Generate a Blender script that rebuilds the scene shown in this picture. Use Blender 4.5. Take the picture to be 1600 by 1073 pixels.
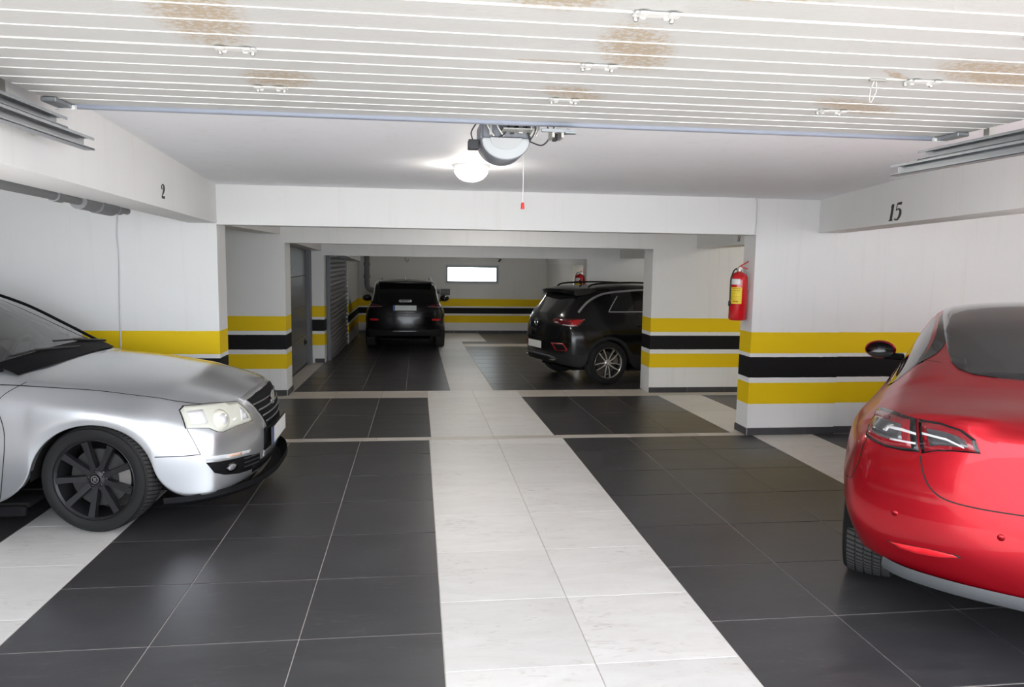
import bpy, bmesh, math, random
from mathutils import Vector, Matrix
from mathutils.bvhtree import BVHTree
random.seed(7)
for o in list(bpy.data.objects): bpy.data.objects.remove(o)
scene = bpy.context.scene
col = scene.collection
PI = math.pi

# ------------------------------------------------------------------ camera
cam_data = bpy.data.cameras.new('camera')
cam = bpy.data.objects.new('camera', cam_data); col.objects.link(cam)
FPX, YAW, PITCH, ROLL = 1173.19, 0.126564, 0.110950, -0.014519
cam_data.sensor_fit = 'HORIZONTAL'; cam_data.sensor_width = 36.0
cam_data.lens = FPX / 1600.0 * 36.0
cam_data.clip_start = 0.05; cam_data.clip_end = 300
fw = Vector((math.sin(YAW)*math.cos(PITCH), math.cos(YAW)*math.cos(PITCH), -math.sin(PITCH)))
rt = Vector((math.cos(YAW), -math.sin(YAW), 0)); dn = fw.cross(rt)
r2 = rt*math.cos(ROLL) + dn*math.sin(ROLL); d2 = -rt*math.sin(ROLL) + dn*math.cos(ROLL)
mw = Matrix((r2, -d2, -fw)).transposed().to_4x4(); mw.translation = Vector((-0.117, 0.0, 1.73))
cam.matrix_world = mw
scene.camera = cam

# ------------------------------------------------------------------ world and exposure
world = bpy.data.worlds.new('world'); scene.world = world; world.use_nodes = True
bg = world.node_tree.nodes['Background']
bg.inputs['Color'].default_value = (0.87, 0.93, 1.0, 1); bg.inputs['Strength'].default_value = 5.3
sun_data = bpy.data.lights.new('sun', 'SUN'); sun_data.energy = 7.0; sun_data.angle = math.radians(3); sun_data.color = (1.0, 0.985, 0.965)
sun = bpy.data.objects.new('sun', sun_data); col.objects.link(sun)
sun.rotation_euler = Vector((0.10, 0.56, -0.83)).to_track_quat('-Z', 'Y').to_euler()
vs = scene.view_settings
vs.view_transform = 'Standard'; vs.look = 'None'; vs.gamma = 1.0; vs.use_curve_mapping = False
vs.exposure = 0.36

# ------------------------------------------------------------------ materials
MATS = {}
def principled(name, color=(0.8,0.8,0.8), rough=0.5, metal=0.0, spec=0.5, coat=0.0, coat_rough=0.05, emit=None, emit_s=0.0, trans=0.0, alpha=1.0):
    m = bpy.data.materials.new(name); m.use_nodes = True
    b = m.node_tree.nodes['Principled BSDF']
    b.inputs['Base Color'].default_value = (*color, 1); b.inputs['Roughness'].default_value = rough
    b.inputs['Metallic'].default_value = metal; b.inputs['Specular IOR Level'].default_value = spec
    b.inputs['Coat Weight'].default_value = coat; b.inputs['Coat Roughness'].default_value = coat_rough
    b.inputs['Transmission Weight'].default_value = trans
    if emit:
        b.inputs['Emission Color'].default_value = (*emit, 1); b.inputs['Emission Strength'].default_value = emit_s
    MATS[name] = m
    return m
class NT:
    """small helper around a node tree"""
    def __init__(self, m):
        self.m = m; self.t = m.node_tree; self.b = self.t.nodes.get('Principled BSDF')
    def n(self, kind, **kw):
        nd = self.t.nodes.new(kind)
        for k, v in kw.items():
            if k.startswith('i_'):
                key = k[2:]; key = int(key) if key.isdigit() else key
                nd.inputs[key].default_value = v
            else: setattr(nd, k, v)
        return nd
    def l(self, a, b): self.t.links.new(a, b)
    def math(self, op, a, b=None, c=None, clamp=False):
        nd = self.t.nodes.new('ShaderNodeMath'); nd.operation = op; nd.use_clamp = clamp
        for i, v in enumerate((a, b, c)):
            if v is None: continue
            if isinstance(v, (int, float)): nd.inputs[i].default_value = v
            else: self.l(v, nd.inputs[i])
        return nd.outputs[0]
    def mix(self, fac, a, b):
        nd = self.t.nodes.new('ShaderNodeMix'); nd.data_type = 'RGBA'
        for s, v in ((nd.inputs['Factor'], fac), (nd.inputs[6], a), (nd.inputs[7], b)):
            if isinstance(v, (int, float)): s.default_value = v
            elif isinstance(v, tuple): s.default_value = (*v, 1) if len(v) == 3 else v
            else: self.l(v, s)
        return nd.outputs[2]
    def noise(self, vec, scale, detail=3.0, rough=0.55, dist=0.0):
        nd = self.n('ShaderNodeTexNoise'); nd.inputs['Scale'].default_value = scale
        nd.inputs['Detail'].default_value = detail; nd.inputs['Roughness'].default_value = rough
        nd.inputs['Distortion'].default_value = dist
        if vec is not None: self.l(vec, nd.inputs['Vector'])
        return nd.outputs['Fac']
    def ramp(self, fac, stops):
        nd = self.n('ShaderNodeValToRGB'); cr = nd.color_ramp
        while len(cr.elements) < len(stops): cr.elements.new(0.5)
        for e, (p, c) in zip(cr.elements, stops):
            e.position = p; e.color = (*c, 1) if len(c) == 3 else c
        self.l(fac, nd.inputs['Fac']); return nd.outputs['Color']
    def bump(self, height, strength=0.2, dist=0.01):
        nd = self.n('ShaderNodeBump'); nd.inputs['Strength'].default_value = strength; nd.inputs['Distance'].default_value = dist
        self.l(height, nd.inputs['Height']); self.l(nd.outputs['Normal'], self.b.inputs['Normal'])

WHITE = (0.86, 0.86, 0.85)
def plaster(name, stripes=None, tint=WHITE):
    """painted plaster; stripes = list of (z_top, z_bottom, colour) in object space"""
    m = principled(name, tint, 0.62, spec=0.3); k = NT(m)
    tc = k.n('ShaderNodeTexCoord'); ob = tc.outputs['Object']
    n1 = k.noise(ob, 1.7, 4); n2 = k.noise(ob, 23.0, 3)
    base = k.mix(k.math('MULTIPLY', n1, 0.5), tint, tuple(c*0.90 for c in tint))
    mp = k.n('ShaderNodeMapping'); mp.inputs['Scale'].default_value = (9, 9, 0.5); k.l(ob, mp.inputs['Vector'])
    streak = k.noise(mp.outputs['Vector'], 1.3, 3)
    st = k.math('MULTIPLY', k.math('SUBTRACT', streak, 0.56, clamp=True), 1.2)
    base = k.mix(st, base, tuple(c*d for c, d in zip(tint, (0.82, 0.79, 0.72))))
    if stripes:
        sp = k.n('ShaderNodeSeparateXYZ'); k.l(ob, sp.inputs[0])
        z = k.math('ADD', sp.outputs['Z'], k.math('MULTIPLY', k.math('SUBTRACT', k.noise(ob, 14.0, 2), 0.5), 0.006))
        for zt, zb, c in stripes:
            inside = k.math('MULTIPLY', k.math('LESS_THAN', z, zt), k.math('GREATER_THAN', z, zb))
            cc = k.mix(k.math('MULTIPLY', n1, 0.35), c, tuple(v*0.82 for v in c))
            base = k.mix(inside, base, cc)
    k.l(base, k.b.inputs['Base Color'])
    k.bump(k.math('ADD', k.math('MULTIPLY', n2, 0.3), n1), 0.12, 0.02)
    return m
YEL = (0.90, 0.62, 0.004); BLK = (0.005, 0.005, 0.006)
S_FRONT = [(1.046,0.833,YEL),(0.796,0.587,BLK),(0.534,0.318,YEL)]
S_MID = [(1.025,0.836,YEL),(0.786,0.596,BLK),(0.538,0.347,YEL)]
S_PIER = [(1.000,0.810,YEL),(0.762,0.560,BLK),(0.508,0.311,YEL)]
S_BACK = [(0.930,0.731,YEL),(0.688,0.532,BLK),(0.479,0.288,YEL)]
plaster('plaster_white'); plaster('plaster_front', S_FRONT); plaster('plaster_mid', S_MID)
plaster('plaster_pier', S_PIER); plaster('plaster_back', S_BACK, (0.80,0.79,0.76))
plaster('plaster_ceiling', None, (0.91,0.92,0.95))

def tile_mat(name, c1, c2, vein, rough, bumpy):
    m = principled(name, c1, rough, spec=0.45); k = NT(m)
    tc = k.n('ShaderNodeTexCoord'); oi = k.n('ShaderNodeObjectInfo')
    off = k.n('ShaderNodeVectorMath', operation='ADD'); k.l(tc.outputs['Object'], off.inputs[0])
    sc = k.n('ShaderNodeVectorMath', operation='SCALE'); sc.inputs[0].default_value = (37, 53, 11); k.l(oi.outputs['Random'], sc.inputs['Scale'])
    k.l(sc.outputs[0], off.inputs[1]); v = off.outputs[0]
    mp = k.n('ShaderNodeMapping'); mp.inputs['Scale'].default_value = (1.0, 3.2, 1); k.l(v, mp.inputs['Vector'])
    a = k.noise(mp.outputs['Vector'], 2.2, 5, 0.6, 0.8); b = k.noise(mp.outputs['Vector'], 7.0, 6, 0.65, 1.5); f = k.noise(v, 60, 2)
    colr = k.ramp(a, [(0.3, c1), (0.7, c2)])
    vm = k.math('MULTIPLY', k.math('MULTIPLY', k.math('SUBTRACT', b, 0.55, clamp=True), 4.0, clamp=True), k.math('MULTIPLY', k.math('SUBTRACT', k.noise(v, 3.1, 2), 0.35, clamp=True), 3.0, clamp=True))
    colr = k.mix(vm, colr, vein)
    spk = k.math('GREATER_THAN', f, 0.765)
    colr = k.mix(k.math('MULTIPLY', spk, 0.45), colr, tuple(x*0.55 for x in c1) if c1[0] > 0.3 else (0.2,0.2,0.2))
    br = k.n('ShaderNodeHueSaturation'); k.l(colr, br.inputs['Color'])
    k.l(k.math('ADD', 0.94, k.math('MULTIPLY', oi.outputs['Random'], 0.12)), br.inputs['Value'])
    k.l(br.outputs[0], k.b.inputs['Base Color'])
    k.l(k.math('ADD', rough-0.06, k.math('MULTIPLY', a, 0.16)), k.b.inputs['Roughness'])
    k.bump(b, bumpy, 0.004)
    return m
tile_mat('tile_dark', (0.038,0.037,0.040), (0.056,0.054,0.057), (0.105,0.100,0.098), 0.30, 0.08)
tile_mat('tile_white', (0.64,0.62,0.595), (0.72,0.705,0.685), (0.36,0.32,0.28), 0.42, 0.08)
tile_mat('tile_beige', (0.50,0.46,0.41), (0.58,0.54,0.49), (0.42,0.38,0.34), 0.38, 0.08)
tile_mat('tile_skirting', (0.050,0.050,0.055), (0.070,0.070,0.075), (0.09,0.09,0.09), 0.4, 0.05)
principled('grout', (0.56,0.51,0.48), 0.85, spec=0.2)
principled('concrete', (0.45,0.44,0.42), 0.9, spec=0.2)
principled('black_plastic', (0.012,0.012,0.013), 0.45)
principled('dark_plastic', (0.03,0.031,0.034), 0.55)
principled('grey_plastic', (0.16,0.17,0.19), 0.42)
principled('light_grey_plastic', (0.46,0.48,0.49), 0.35)
principled('galvanised', (0.36,0.38,0.40), 0.38, metal=0.75)
principled('steel_bar', (0.30,0.33,0.40), 0.45, metal=0.3)
principled('chrome', (0.75,0.75,0.76), 0.12, metal=1.0)
principled('dull_metal', (0.50,0.49,0.46), 0.40, metal=0.8)
principled('white_metal', (0.78,0.78,0.77), 0.4)
principled('red_enamel', (0.62,0.012,0.016), 0.22, coat=0.4)
principled('red_plastic', (0.62,0.03,0.03), 0.4)
principled('yellow_label', (0.90,0.68,0.03), 0.5)
principled('print_red', (0.55,0.02,0.02), 0.6)
principled('print_dark', (0.02,0.02,0.02), 0.6)
principled('print_brown', (0.30,0.20,0.02), 0.6)
principled('rubber', (0.012,0.012,0.0125), 0.65, spec=0.25)
principled('cable_black', (0.015,0.015,0.016), 0.5)
principled('cable_white', (0.62,0.62,0.64), 0.5)
principled('pipe_grey', (0.17,0.175,0.18), 0.5)
principled('lamp_glass', (1,1,1), 0.3, emit=(1.0,0.94,0.86), emit_s=70.0)
principled('white_pvc', (0.88,0.88,0.89), 0.35)
principled('window_light', (1,1,1), 0.3, emit=(0.97,0.99,1.0), emit_s=9.0)

# ------------------------------------------------------------------ mesh helpers
def M(x): return MATS[x] if isinstance(x, str) else x
def link(name, me, mat=None, parent=None, smooth=False):
    o = bpy.data.objects.new(name, me); col.objects.link(o)
    if mat is not None and len(me.materials) == 0:
        for mm in (mat if isinstance(mat, (list, tuple)) else [mat]): me.materials.append(M(mm))
    if parent is not None: o.parent = parent
    if smooth:
        for p in me.polygons: p.use_smooth = True
    return o
def obj(name, bm, mat, parent=None, smooth=False, sharp=None):
    me = bpy.data.meshes.new(name)
    bmesh.ops.recalc_face_normals(bm, faces=bm.faces[:])
    if smooth:
        for f in bm.faces: f.smooth = True
        ang = math.radians(sharp if sharp else 40)
        for e in bm.edges:
            if len(e.link_faces) == 2 and e.calc_face_angle(0) > ang: e.smooth = False
    bm.to_mesh(me); bm.free()
    return link(name, me, mat, parent)
def tag(o, label, cat, group=None, kind=None):
    o['label'] = label; o['category'] = cat
    if group: o['group'] = group
    if kind: o['kind'] = kind
    return o
def empty(name, loc=(0,0,0), rz=0.0, scale=1.0):
    o = bpy.data.objects.new(name, None); col.objects.link(o)
    o.location = loc; o.rotation_euler = (0,0,rz); o.scale = (scale,)*3; o.empty_display_size = 0.1
    return o
def place(o, loc, rot=(0,0,0)):
    o.location = loc; o.rotation_euler = rot; return o
def box(bm, x0, x1, y0, y1, z0, z1, bevel=0.0, mi=0, seg=1):
    vs_ = [bm.verts.new((x, y, z)) for x in (x0, x1) for y in (y0, y1) for z in (z0, z1)]
    q = [(0,1,3,2),(4,6,7,5),(0,4,5,1),(2,3,7,6),(0,2,6,4),(1,5,7,3)]
    fs = [bm.faces.new([vs_[i] for i in f]) for f in q]
    for f in fs: f.material_index = mi
    if bevel > 0:
        es = list({e for f in fs for e in f.edges})
        r = bmesh.ops.bevel(bm, geom=es, offset=bevel, segments=seg, affect='EDGES', profile=0.5)
        for f in r['faces']: f.material_index = mi
    return fs
def prism(bm, pts, z0, z1, mi=0):
    """extrude a polygon of (x,y) from z0 to z1"""
    zl = z0 if isinstance(z0, tuple) else (z0,)*len(pts)
    a = [bm.verts.new((p[0], p[1], q)) for p, q in zip(pts, zl)]; b = [bm.verts.new((p[0], p[1], z1)) for p in pts]
    n = len(pts); fs = [bm.faces.new(a[::-1]), bm.faces.new(b)]
    for i in range(n): fs.append(bm.faces.new((a[i], a[(i+1)%n], b[(i+1)%n], b[i])))
    for f in fs: f.material_index = mi
    return fs
def frame_of(d, up=None):
    d = d.normalized(); u = up or (Vector((0,0,1)) if abs(d.z) < 0.95 else Vector((1,0,0)))
    s = d.cross(u).normalized(); return s, s.cross(d).normalized()
def tube(bm, pts, r, seg=8, mi=0, caps=True, closed=False):
    pts = [Vector(p) for p in pts]; rs = r if isinstance(r, (list, tuple)) else [r]*len(pts)
    rings = []; n = len(pts)
    for i, p in enumerate(pts):
        a = pts[(i-1) % n] if (i > 0 or closed) else p; b = pts[(i+1) % n] if (i < n-1 or closed) else p
        s, u = frame_of(b - a)
        if rings and rings[-1][1].dot(s) < 0: s, u = -s, -u
        rings.append(([bm.verts.new(p + (s*math.cos(2*PI*k/seg) + u*math.sin(2*PI*k/seg))*rs[i]) for k in range(seg)], s))
    m = n if closed else n-1
    for i in range(m):
        A, B = rings[i][0], rings[(i+1) % n][0]
        for k in range(seg):
            f = bm.faces.new((A[k], A[(k+1)%seg], B[(k+1)%seg], B[k])); f.material_index = mi; f.smooth = True
    if caps and not closed:
        for ring in (rings[0][0], rings[-1][0]):
            f = bm.faces.new(ring); f.material_index = mi
def lathe(bm, prof, seg=32, axis='Z', center=(0,0,0), mi=0):
    """prof: list of (radius, height)"""
    c = Vector(center); rings = []
    for r, h in prof:
        ring = []
        if r < 1e-6:
            p = {'Z': Vector((0,0,h)), 'Y': Vector((0,h,0)), 'X': Vector((h,0,0))}[axis]
            ring = [bm.verts.new(c + p)]
        else:
            for k in range(seg):
                a = 2*PI*k/seg; u, v = r*math.cos(a), r*math.sin(a)
                p = {'Z': Vector((u,v,h)), 'Y': Vector((u,h,v)), 'X': Vector((h,u,v))}[axis]
                ring.append(bm.verts.new(c + p))
        rings.append(ring)
    for A, B in zip(rings[:-1], rings[1:]):
        for k in range(seg):
            if len(A) == 1 and len(B) == 1: continue
            if len(A) == 1: f = bm.faces.new((A[0], B[k], B[(k+1)%seg]))
            elif len(B) == 1: f = bm.faces.new((A[k], A[(k+1)%seg], B[0]))
            else: f = bm.faces.new((A[k], A[(k+1)%seg], B[(k+1)%seg], B[k]))
            f.material_index = mi; f.smooth = True
def curve_pts(pts, n=8):
    """Catmull-Rom through the points"""
    P = [Vector(p) for p in pts]; out = []
    for i in range(len(P)-1):
        p0 = P[i-1] if i else P[i]*2 - P[i+1]; p1, p2 = P[i], P[i+1]; p3 = P[i+2] if i+2 < len(P) else p2*2 - p1
        for k in range(n):
            t = k/n
            out.append(0.5*((2*p1) + (p2-p0)*t + (2*p0-5*p1+4*p2-p3)*t*t + (3*p1-p0-3*p2+p3)*t**3))
    out.append(P[-1]); return out
def interp(tab, x):
    """piecewise linear table [(x, value), ...]"""
    if x <= tab[0][0]: return tab[0][1]
    for (a, u), (b, v) in zip(tab[:-1], tab[1:]):
        if x <= b: return u + (v-u)*(x-a)/(b-a) if b > a else v
    return tab[-1][1]

# ------------------------------------------------------------------ the shell
SLOPE, Y1 = 0.02, 7.1467
def fz(y): return 0.0 if y <= Y1 else -SLOPE*(y - Y1)
def wallbox(name, x0, x1, y0, y1, z0, z1, mat, label, oz=0.0):
    bm = bmesh.new(); box(bm, x0, x1, y0, y1, z0-oz, z1-oz)
    o = obj(name, bm, mat); o.location.z = oz
    return tag(o, label, 'beam' if 'beam' in name else 'ceiling' if 'ceiling' in name else 'wall', None, 'structure')

# floor bed with the tiles as its parts
bm = bmesh.new()
prof = [(-0.6, 0.0), (Y1, 0.0), (20.6, fz(20.6))]
for (ya, za), (yb, zb) in zip(prof[:-1], prof[1:]):
    a = [bm.verts.new(p) for p in ((-7.5,ya,za-0.003),(9.5,ya,za-0.003),(9.5,yb,zb-0.003),(-7.5,yb,zb-0.003))]
    bm.faces.new(a)
bmesh.ops.remove_doubles(bm, verts=bm.verts[:], dist=1e-4)
floor = obj('floor', bm, 'grout')
tag(floor, 'garage floor of large dark grey and off-white porcelain tiles', 'floor', None, 'structure')
TILE_CACHE = {}
def tile(x0, x1, y0, y1, mat, gap=0.0024, gap_y=0.0042):
    key = (round(x1-x0, 3), round(y1-y0, 3), mat)
    if key not in TILE_CACHE:
        w, d = (x1-x0)/2-gap, (y1-y0)/2-(gap_y if mat == 'tile_dark' else 0.0015)
        bm = bmesh.new(); c = 0.0012
        lo = [bm.verts.new((sx*w, sy*d, -0.006)) for sx, sy in ((-1,-1),(1,-1),(1,1),(-1,1))]
        mid = [bm.verts.new((sx*w, sy*d, -c)) for sx, sy in ((-1,-1),(1,-1),(1,1),(-1,1))]
        top = [bm.verts.new((sx*(w-c), sy*(d-c), 0)) for sx, sy in ((-1,-1),(1,-1),(1,1),(-1,1))]
        bm.faces.new(top)
        for i in range(4):
            j = (i+1) % 4
            bm.faces.new((lo[i], lo[j], mid[j], mid[i])); bm.faces.new((mid[i], mid[j], top[j], top[i]))
        me = bpy.data.meshes.new('tile'); bm.to_mesh(me); bm.free(); me.materials.append(M(mat)); TILE_CACHE[key] = me
    o = bpy.data.objects.new('tile', TILE_CACHE[key]); col.objects.link(o); o.parent = floor
    yc = (y0+y1)/2; o.location = ((x0+x1)/2, yc, fz(yc)+0.0005)
    o.rotation_euler = (math.atan(-SLOPE) if yc > Y1 else 0.0, 0, 0)
    return o
T = 0.65
def cmat(i):
    if i in (0, 1, 5, -4): return 'tile_white'
    return 'tile_dark'
for i in range(-8, 11):
    off = {'tile_white': 2.999, 'tile_dark': 3.324 if i > 0 else 3.338}[cmat(i)]
    if i == 5: off = 2.999
    if i == -4: off = 3.004
    y = off - 3*T
    while y < 7.095:
        if y > 0.9 and abs(i) < 9 and (y > 3.2 or -6 < i < 6):
            tile(i*T, i*T+T, y, min(y+T, 7.10), cmat(i))
        y += T
# first threshold strip
xs = [-3.2,-2.5,-1.85,-1.20,-0.50,0.02]
for a, b in zip(xs[:-1], xs[1:]): tile(a, b, 7.10, 7.235, 'tile_beige')
for a, b in zip([0.02,0.63,1.25,2.0,2.7],[0.63,1.25,2.0,2.7,3.2]): tile(a, b, 7.10, 7.235, 'tile_beige')
# middle bay
xm = [-3.6,-3.0,-2.4,-1.80,-1.20,-0.59,0.02,0.63,1.24,1.855,2.47,3.085,3.70,4.31,4.92]
for a, b in zip(xm[:-1], xm[1:]):
    mt = 'tile_white' if (0.0 < a < 1.2 or 3.05 < a < 3.6) else 'tile_dark'
    for ya, yb in ((7.235,8.425),(8.425,9.60)): tile(a, b, ya, yb, mt)
# second threshold
xt = [-2.95,-2.35,-1.78,-1.17,-0.57,0.02,0.63,1.25,1.87,2.48,3.08,3.7,4.3,4.9]
for a, b in zip(xt[:-1], xt[1:]):
    tile(a, b, 9.60, 10.16, 'tile_white' if 0.0 < a < 1.2 else 'tile_beige')
# rear bays
xb = [-1.75,-1.45,-0.86,-0.265,0.335,0.93,1.53,2.13,2.73,3.33,3.93,4.53]
y = 10.16
while y < 20.2:
    for a, b in zip(xb[:-1], xb[1:]):
        if a > 3.3 and y > 12.5: continue
        mt = 'tile_white' if (0.3 < a < 0.5) else 'tile_dark'
        if y > 17.3 and 0.5 < a < 1.0: mt = 'tile_white'
        if abs(y-16.46) < 0.3 and a > 0.9: mt = 'tile_beige'
        tile(a, b, y, min(y+0.63, 20.22), mt)
    y += 0.63
for ya in (10.16, 11.16, 12.16): tile(-2.02, -1.75, ya, min(ya+1.0, 13.2), 'tile_beige')

# ceilings
wallbox('ceiling', -2.3, 4.6, 0.45, 7.2, 2.362, 2.50, 'plaster_ceiling', 'white painted ceiling slab over the front of the garage')
wallbox('ceiling_left', -7.5, -2.0, 0.45, 7.2, 2.50, 2.62, 'plaster_ceiling', 'white ceiling over the parking bay on the left')
wallbox('ceiling_right', 3.0, 9.5, 0.45, 7.2, 2.51, 2.63, 'plaster_ceiling', 'white ceiling over the parking bay on the right')
wallbox('ceiling_rear', -7.5, 9.5, 7.2, 20.6, 2.30, 2.45, 'plaster_ceiling', 'white ceiling over the middle and rear bays')
def beam(name, pts, z0, z1, mat, label):
    bm = bmesh.new(); prism(bm, pts, z0, z1); o = obj(name, bm, mat)
    return tag(o, label, 'beam', None, 'structure')
# splayed beams that carry the bay numbers
beam('ceiling_beam', [(-1.45,0.45),(-1.443,2.6),(-1.900,7.10),(-2.150,7.10),(-1.693,2.6),(-1.69,0.45)], 2.018, 2.51, 'plaster_white', 'white beam over the left bay, marked with a black 2')
beam('ceiling_beam', [(2.31,0.45),(3.845,7.10),(4.09,7.10),(2.56,0.45)], 2.041, 2.52, 'plaster_white', 'white beam over the right bay, marked with a black 15')
# cross beams
beam('ceiling_beam', [(-1.90,7.085),(3.196,7.085),(3.196,7.36),(-1.90,7.36)], 2.008, 2.40, 'plaster_white', 'nearest white cross beam, directly behind the round ceiling lamp')
beam('ceiling_beam', [(-1.83,9.85),(3.64,9.85),(3.64,10.25),(-1.83,10.25)], 1.902, 2.32, 'plaster_white', 'second white cross beam over the middle of the garage')
beam('ceiling_beam', [(-1.80,13.48),(3.57,13.48),(3.57,13.80),(-1.80,13.80)], 1.760, 2.32, 'plaster_white', 'farthest white cross beam in front of the small window')
# side beams of the middle and rear bays
beam('ceiling_beam', [(-2.1,7.36),(-1.86,7.36),(-1.83,9.85),(-2.1,9.85)], 2.010, 2.32, 'plaster_white', 'short side beam over the left passage between the first two cross beams')
b11 = beam('ceiling_beam', [(3.20,7.36),(3.636,9.85),(3.9,9.85),(3.5,7.36)], 1.922, 2.32, 'plaster_white', 'short side beam marked 11 over the right passage')
beam('ceiling_beam', [(-2.05,10.25),(-1.80,10.25),(-1.775,13.48),(-2.05,13.48)], (1.930,1.930,1.838,1.838), 2.32, 'plaster_white', 'side beam above the smooth grey door')
beam('ceiling_beam', [(3.50,10.25),(3.565,13.48),(3.85,13.48),(3.8,10.25)], 1.782, 2.32, 'plaster_white', 'side beam above the parked black crossover')
beam('ceiling_beam', [(-1.80,13.80),(-1.45,13.80),(-1.40,17.6),(-1.80,17.6)], (1.785,1.785,1.642,1.642), 2.32, 'plaster_white', 'side beam above the roller shutter')
beam('ceiling_beam', [(3.30,13.80),(3.36,20.22),(3.65,20.22),(3.65,13.80)], 1.640, 2.32, 'plaster_white', 'side beam above the rear right opening')
# walls
wallbox('wall_left', -7.5, -1.905, 7.10, 7.40, -0.1, 2.55, 'plaster_front', 'white wall with yellow and black bands behind the silver sedan')
wallbox('wall_bay_left', -7.5, -7.3, 0.45, 7.1, -0.1, 2.55, 'plaster_front', 'far side wall of the left parking bay')
wallbox('wall_front_left', -7.5, -3.7, 0.25, 0.45, -0.1, 2.62, 'plaster_white', 'unseen front wall piece left of the open garage door, added to trim daylight')  # unseen piece added to cut daylight in the left bay
wallbox('wall_front_right', 6.0, 9.5, 0.25, 0.45, -0.1, 2.63, 'plaster_white', 'unseen front wall piece right of the open garage door, added to trim daylight')  # unseen, added and sized to hold back daylight on the right
wallbox('wall_right', 3.195, 4.13, 7.106, 7.37, -0.1, 2.5, 'plaster_front', 'white pillar with yellow and black bands carrying the fire extinguisher')
wallbox('wall_right_recess', 4.13, 9.5, 7.135, 7.37, -0.1, 2.6, 'plaster_front', 'banded white wall behind the red car')
wallbox('wall_bay_right', 9.3, 9.5, 0.45, 7.13, -0.1, 2.6, 'plaster_front', 'far side wall of the right parking bay')
wallbox('wall_middle_left', -4.6, -1.782, 9.866, 10.28, -0.15, 2.32, 'plaster_mid', 'short banded wall left of the smooth grey door', -0.054)
wallbox('wall_middle_right', 3.035, 6.5, 9.860, 10.25, -0.15, 2.32, 'plaster_mid', 'banded wall end beside the black crossover', -0.054)
wallbox('wall_passage_left', -4.6, -4.4, 7.4, 9.86, -0.15, 2.32, 'plaster_mid', 'end wall of the left passage', -0.04)
wallbox('wall_passage_right', 6.3, 6.5, 7.37, 9.86, -0.15, 2.32, 'plaster_mid', 'end wall of the right passage', -0.04)
wallbox('wall_pier', -2.4, -1.735, 13.50, 13.78, -0.25, 2.32, 'plaster_pier', 'narrow banded pier between the two grey doors', -0.127)
wallbox('wall_rear_right', 2.955, 7.5, 13.50, 13.80, -0.25, 2.32, 'plaster_pier', 'banded white wall beyond the black crossover', -0.127)
wallbox('wall_rear_left', -2.0, -1.65, 17.25, 20.3, -0.4, 2.32, 'plaster_back', 'dim banded side wall left of the black crossover by the window', -0.262)
wallbox('wall_side_left', -2.3, -2.08, 10.28, 13.5, -0.3, 2.32, 'plaster_white', 'wall around the smooth grey door')
wallbox('wall_shutter_left', -2.0, -1.80, 13.78, 17.25, -0.3, 2.32, 'plaster_white', 'wall around the roller shutter')
wallbox('wall_bay_end', 7.3, 7.5, 10.2, 13.5, -0.3, 2.32, 'plaster_mid', 'end wall of the bay that holds the black crossover', -0.06)
# back wall with its window opening, one piece
bm = bmesh.new(); oz = -0.262
wx0, wx1, wz0, wz1 = 0.63, 2.065, 1.075-oz, 1.585-oz
box(bm, -2.0, wx0, 20.22, 20.5, -0.3, 2.6); box(bm, wx1, 3.7, 20.22, 20.5, -0.3, 2.6)
box(bm, wx0, wx1, 20.22, 20.5, -0.3, wz0); box(bm, wx0, wx1, 20.22, 20.5, wz1, 2.6)
o = obj('wall_back', bm, 'plaster_back'); o.location.z = oz
tag(o, 'back wall with yellow and black bands and a small high window', 'wall', None, 'structure')
wallbox('wall_far_right', 3.383, 3.65, 16.78, 20.3, -0.4, 2.32, 'plaster_back', 'side wall in the far right corner by the back wall', -0.262)
wallbox('wall_lobby', 4.6, 4.8, 13.8, 20.3, -0.4, 2.32, 'plaster_white', 'white wall seen through the rear right opening')

# skirting of dark tiles
def skirting(name, x0, x1, y, zf, label, n, h=0.072):
    bm = bmesh.new(); box(bm, x0, x1, y-0.008, y, zf, zf+h)
    o = obj(name, bm, 'grout'); tag(o, label, 'skirting', None, 'structure')
    w = (x1-x0)/n
    for i in range(n):
        b2 = bmesh.new(); box(b2, x0+i*w+0.002, x0+(i+1)*w-0.002, y-0.016, y-0.004, zf+0.002, zf+h+0.002, 0.0015)
        obj('tile', b2, 'tile_skirting', o)
def skirting_y(name, x, y0, y1, zf, label, n, sgn, h=0.072):
    bm = bmesh.new(); box(bm, min(x,x+sgn*0.008), max(x,x+sgn*0.008), y0, y1, zf, zf+h)
    o = obj(name, bm, 'grout'); tag(o, label, 'skirting', None, 'structure')
    w = (y1-y0)/n
    for i in range(n):
        b2 = bmesh.new(); box(b2, min(x+sgn*0.004,x+sgn*0.016), max(x+sgn*0.004,x+sgn*0.016), y0+i*w+0.002, y0+(i+1)*w-0.002, zf+0.002, zf+h+0.002, 0.0015)
        obj('tile', b2, 'tile_skirting', o)
skirting('baseboard_right', 3.195, 4.13, 7.106, 0.0, 'dark tile skirting at the foot of the fire extinguisher pillar', 3)
skirting_y('baseboard_right_side', 3.195, 7.092, 7.37, 0.0, 'dark tile skirting on the side of the fire extinguisher pillar', 1, -1)
skirting('baseboard_right_recess', 4.13, 9.3, 7.135, 0.0, 'dark tile skirting behind the red car', 9)
skirting('baseboard_left', -7.3, -1.905, 7.10, 0.0, 'dark tile skirting behind the silver sedan', 9)
skirting('baseboard_middle_left', -4.4, -1.782, 9.866, -0.056, 'dark tile skirting left of the smooth grey door', 4)
skirting_y('baseboard_middle_left_side', -1.782, 9.852, 10.28, -0.062, 'dark tile skirting at the corner by the smooth grey door', 1, 1)
skirting('baseboard_middle_right', 3.035, 6.3, 9.860, -0.056, 'dark tile skirting under the banded wall end by the crossover', 6)
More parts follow.
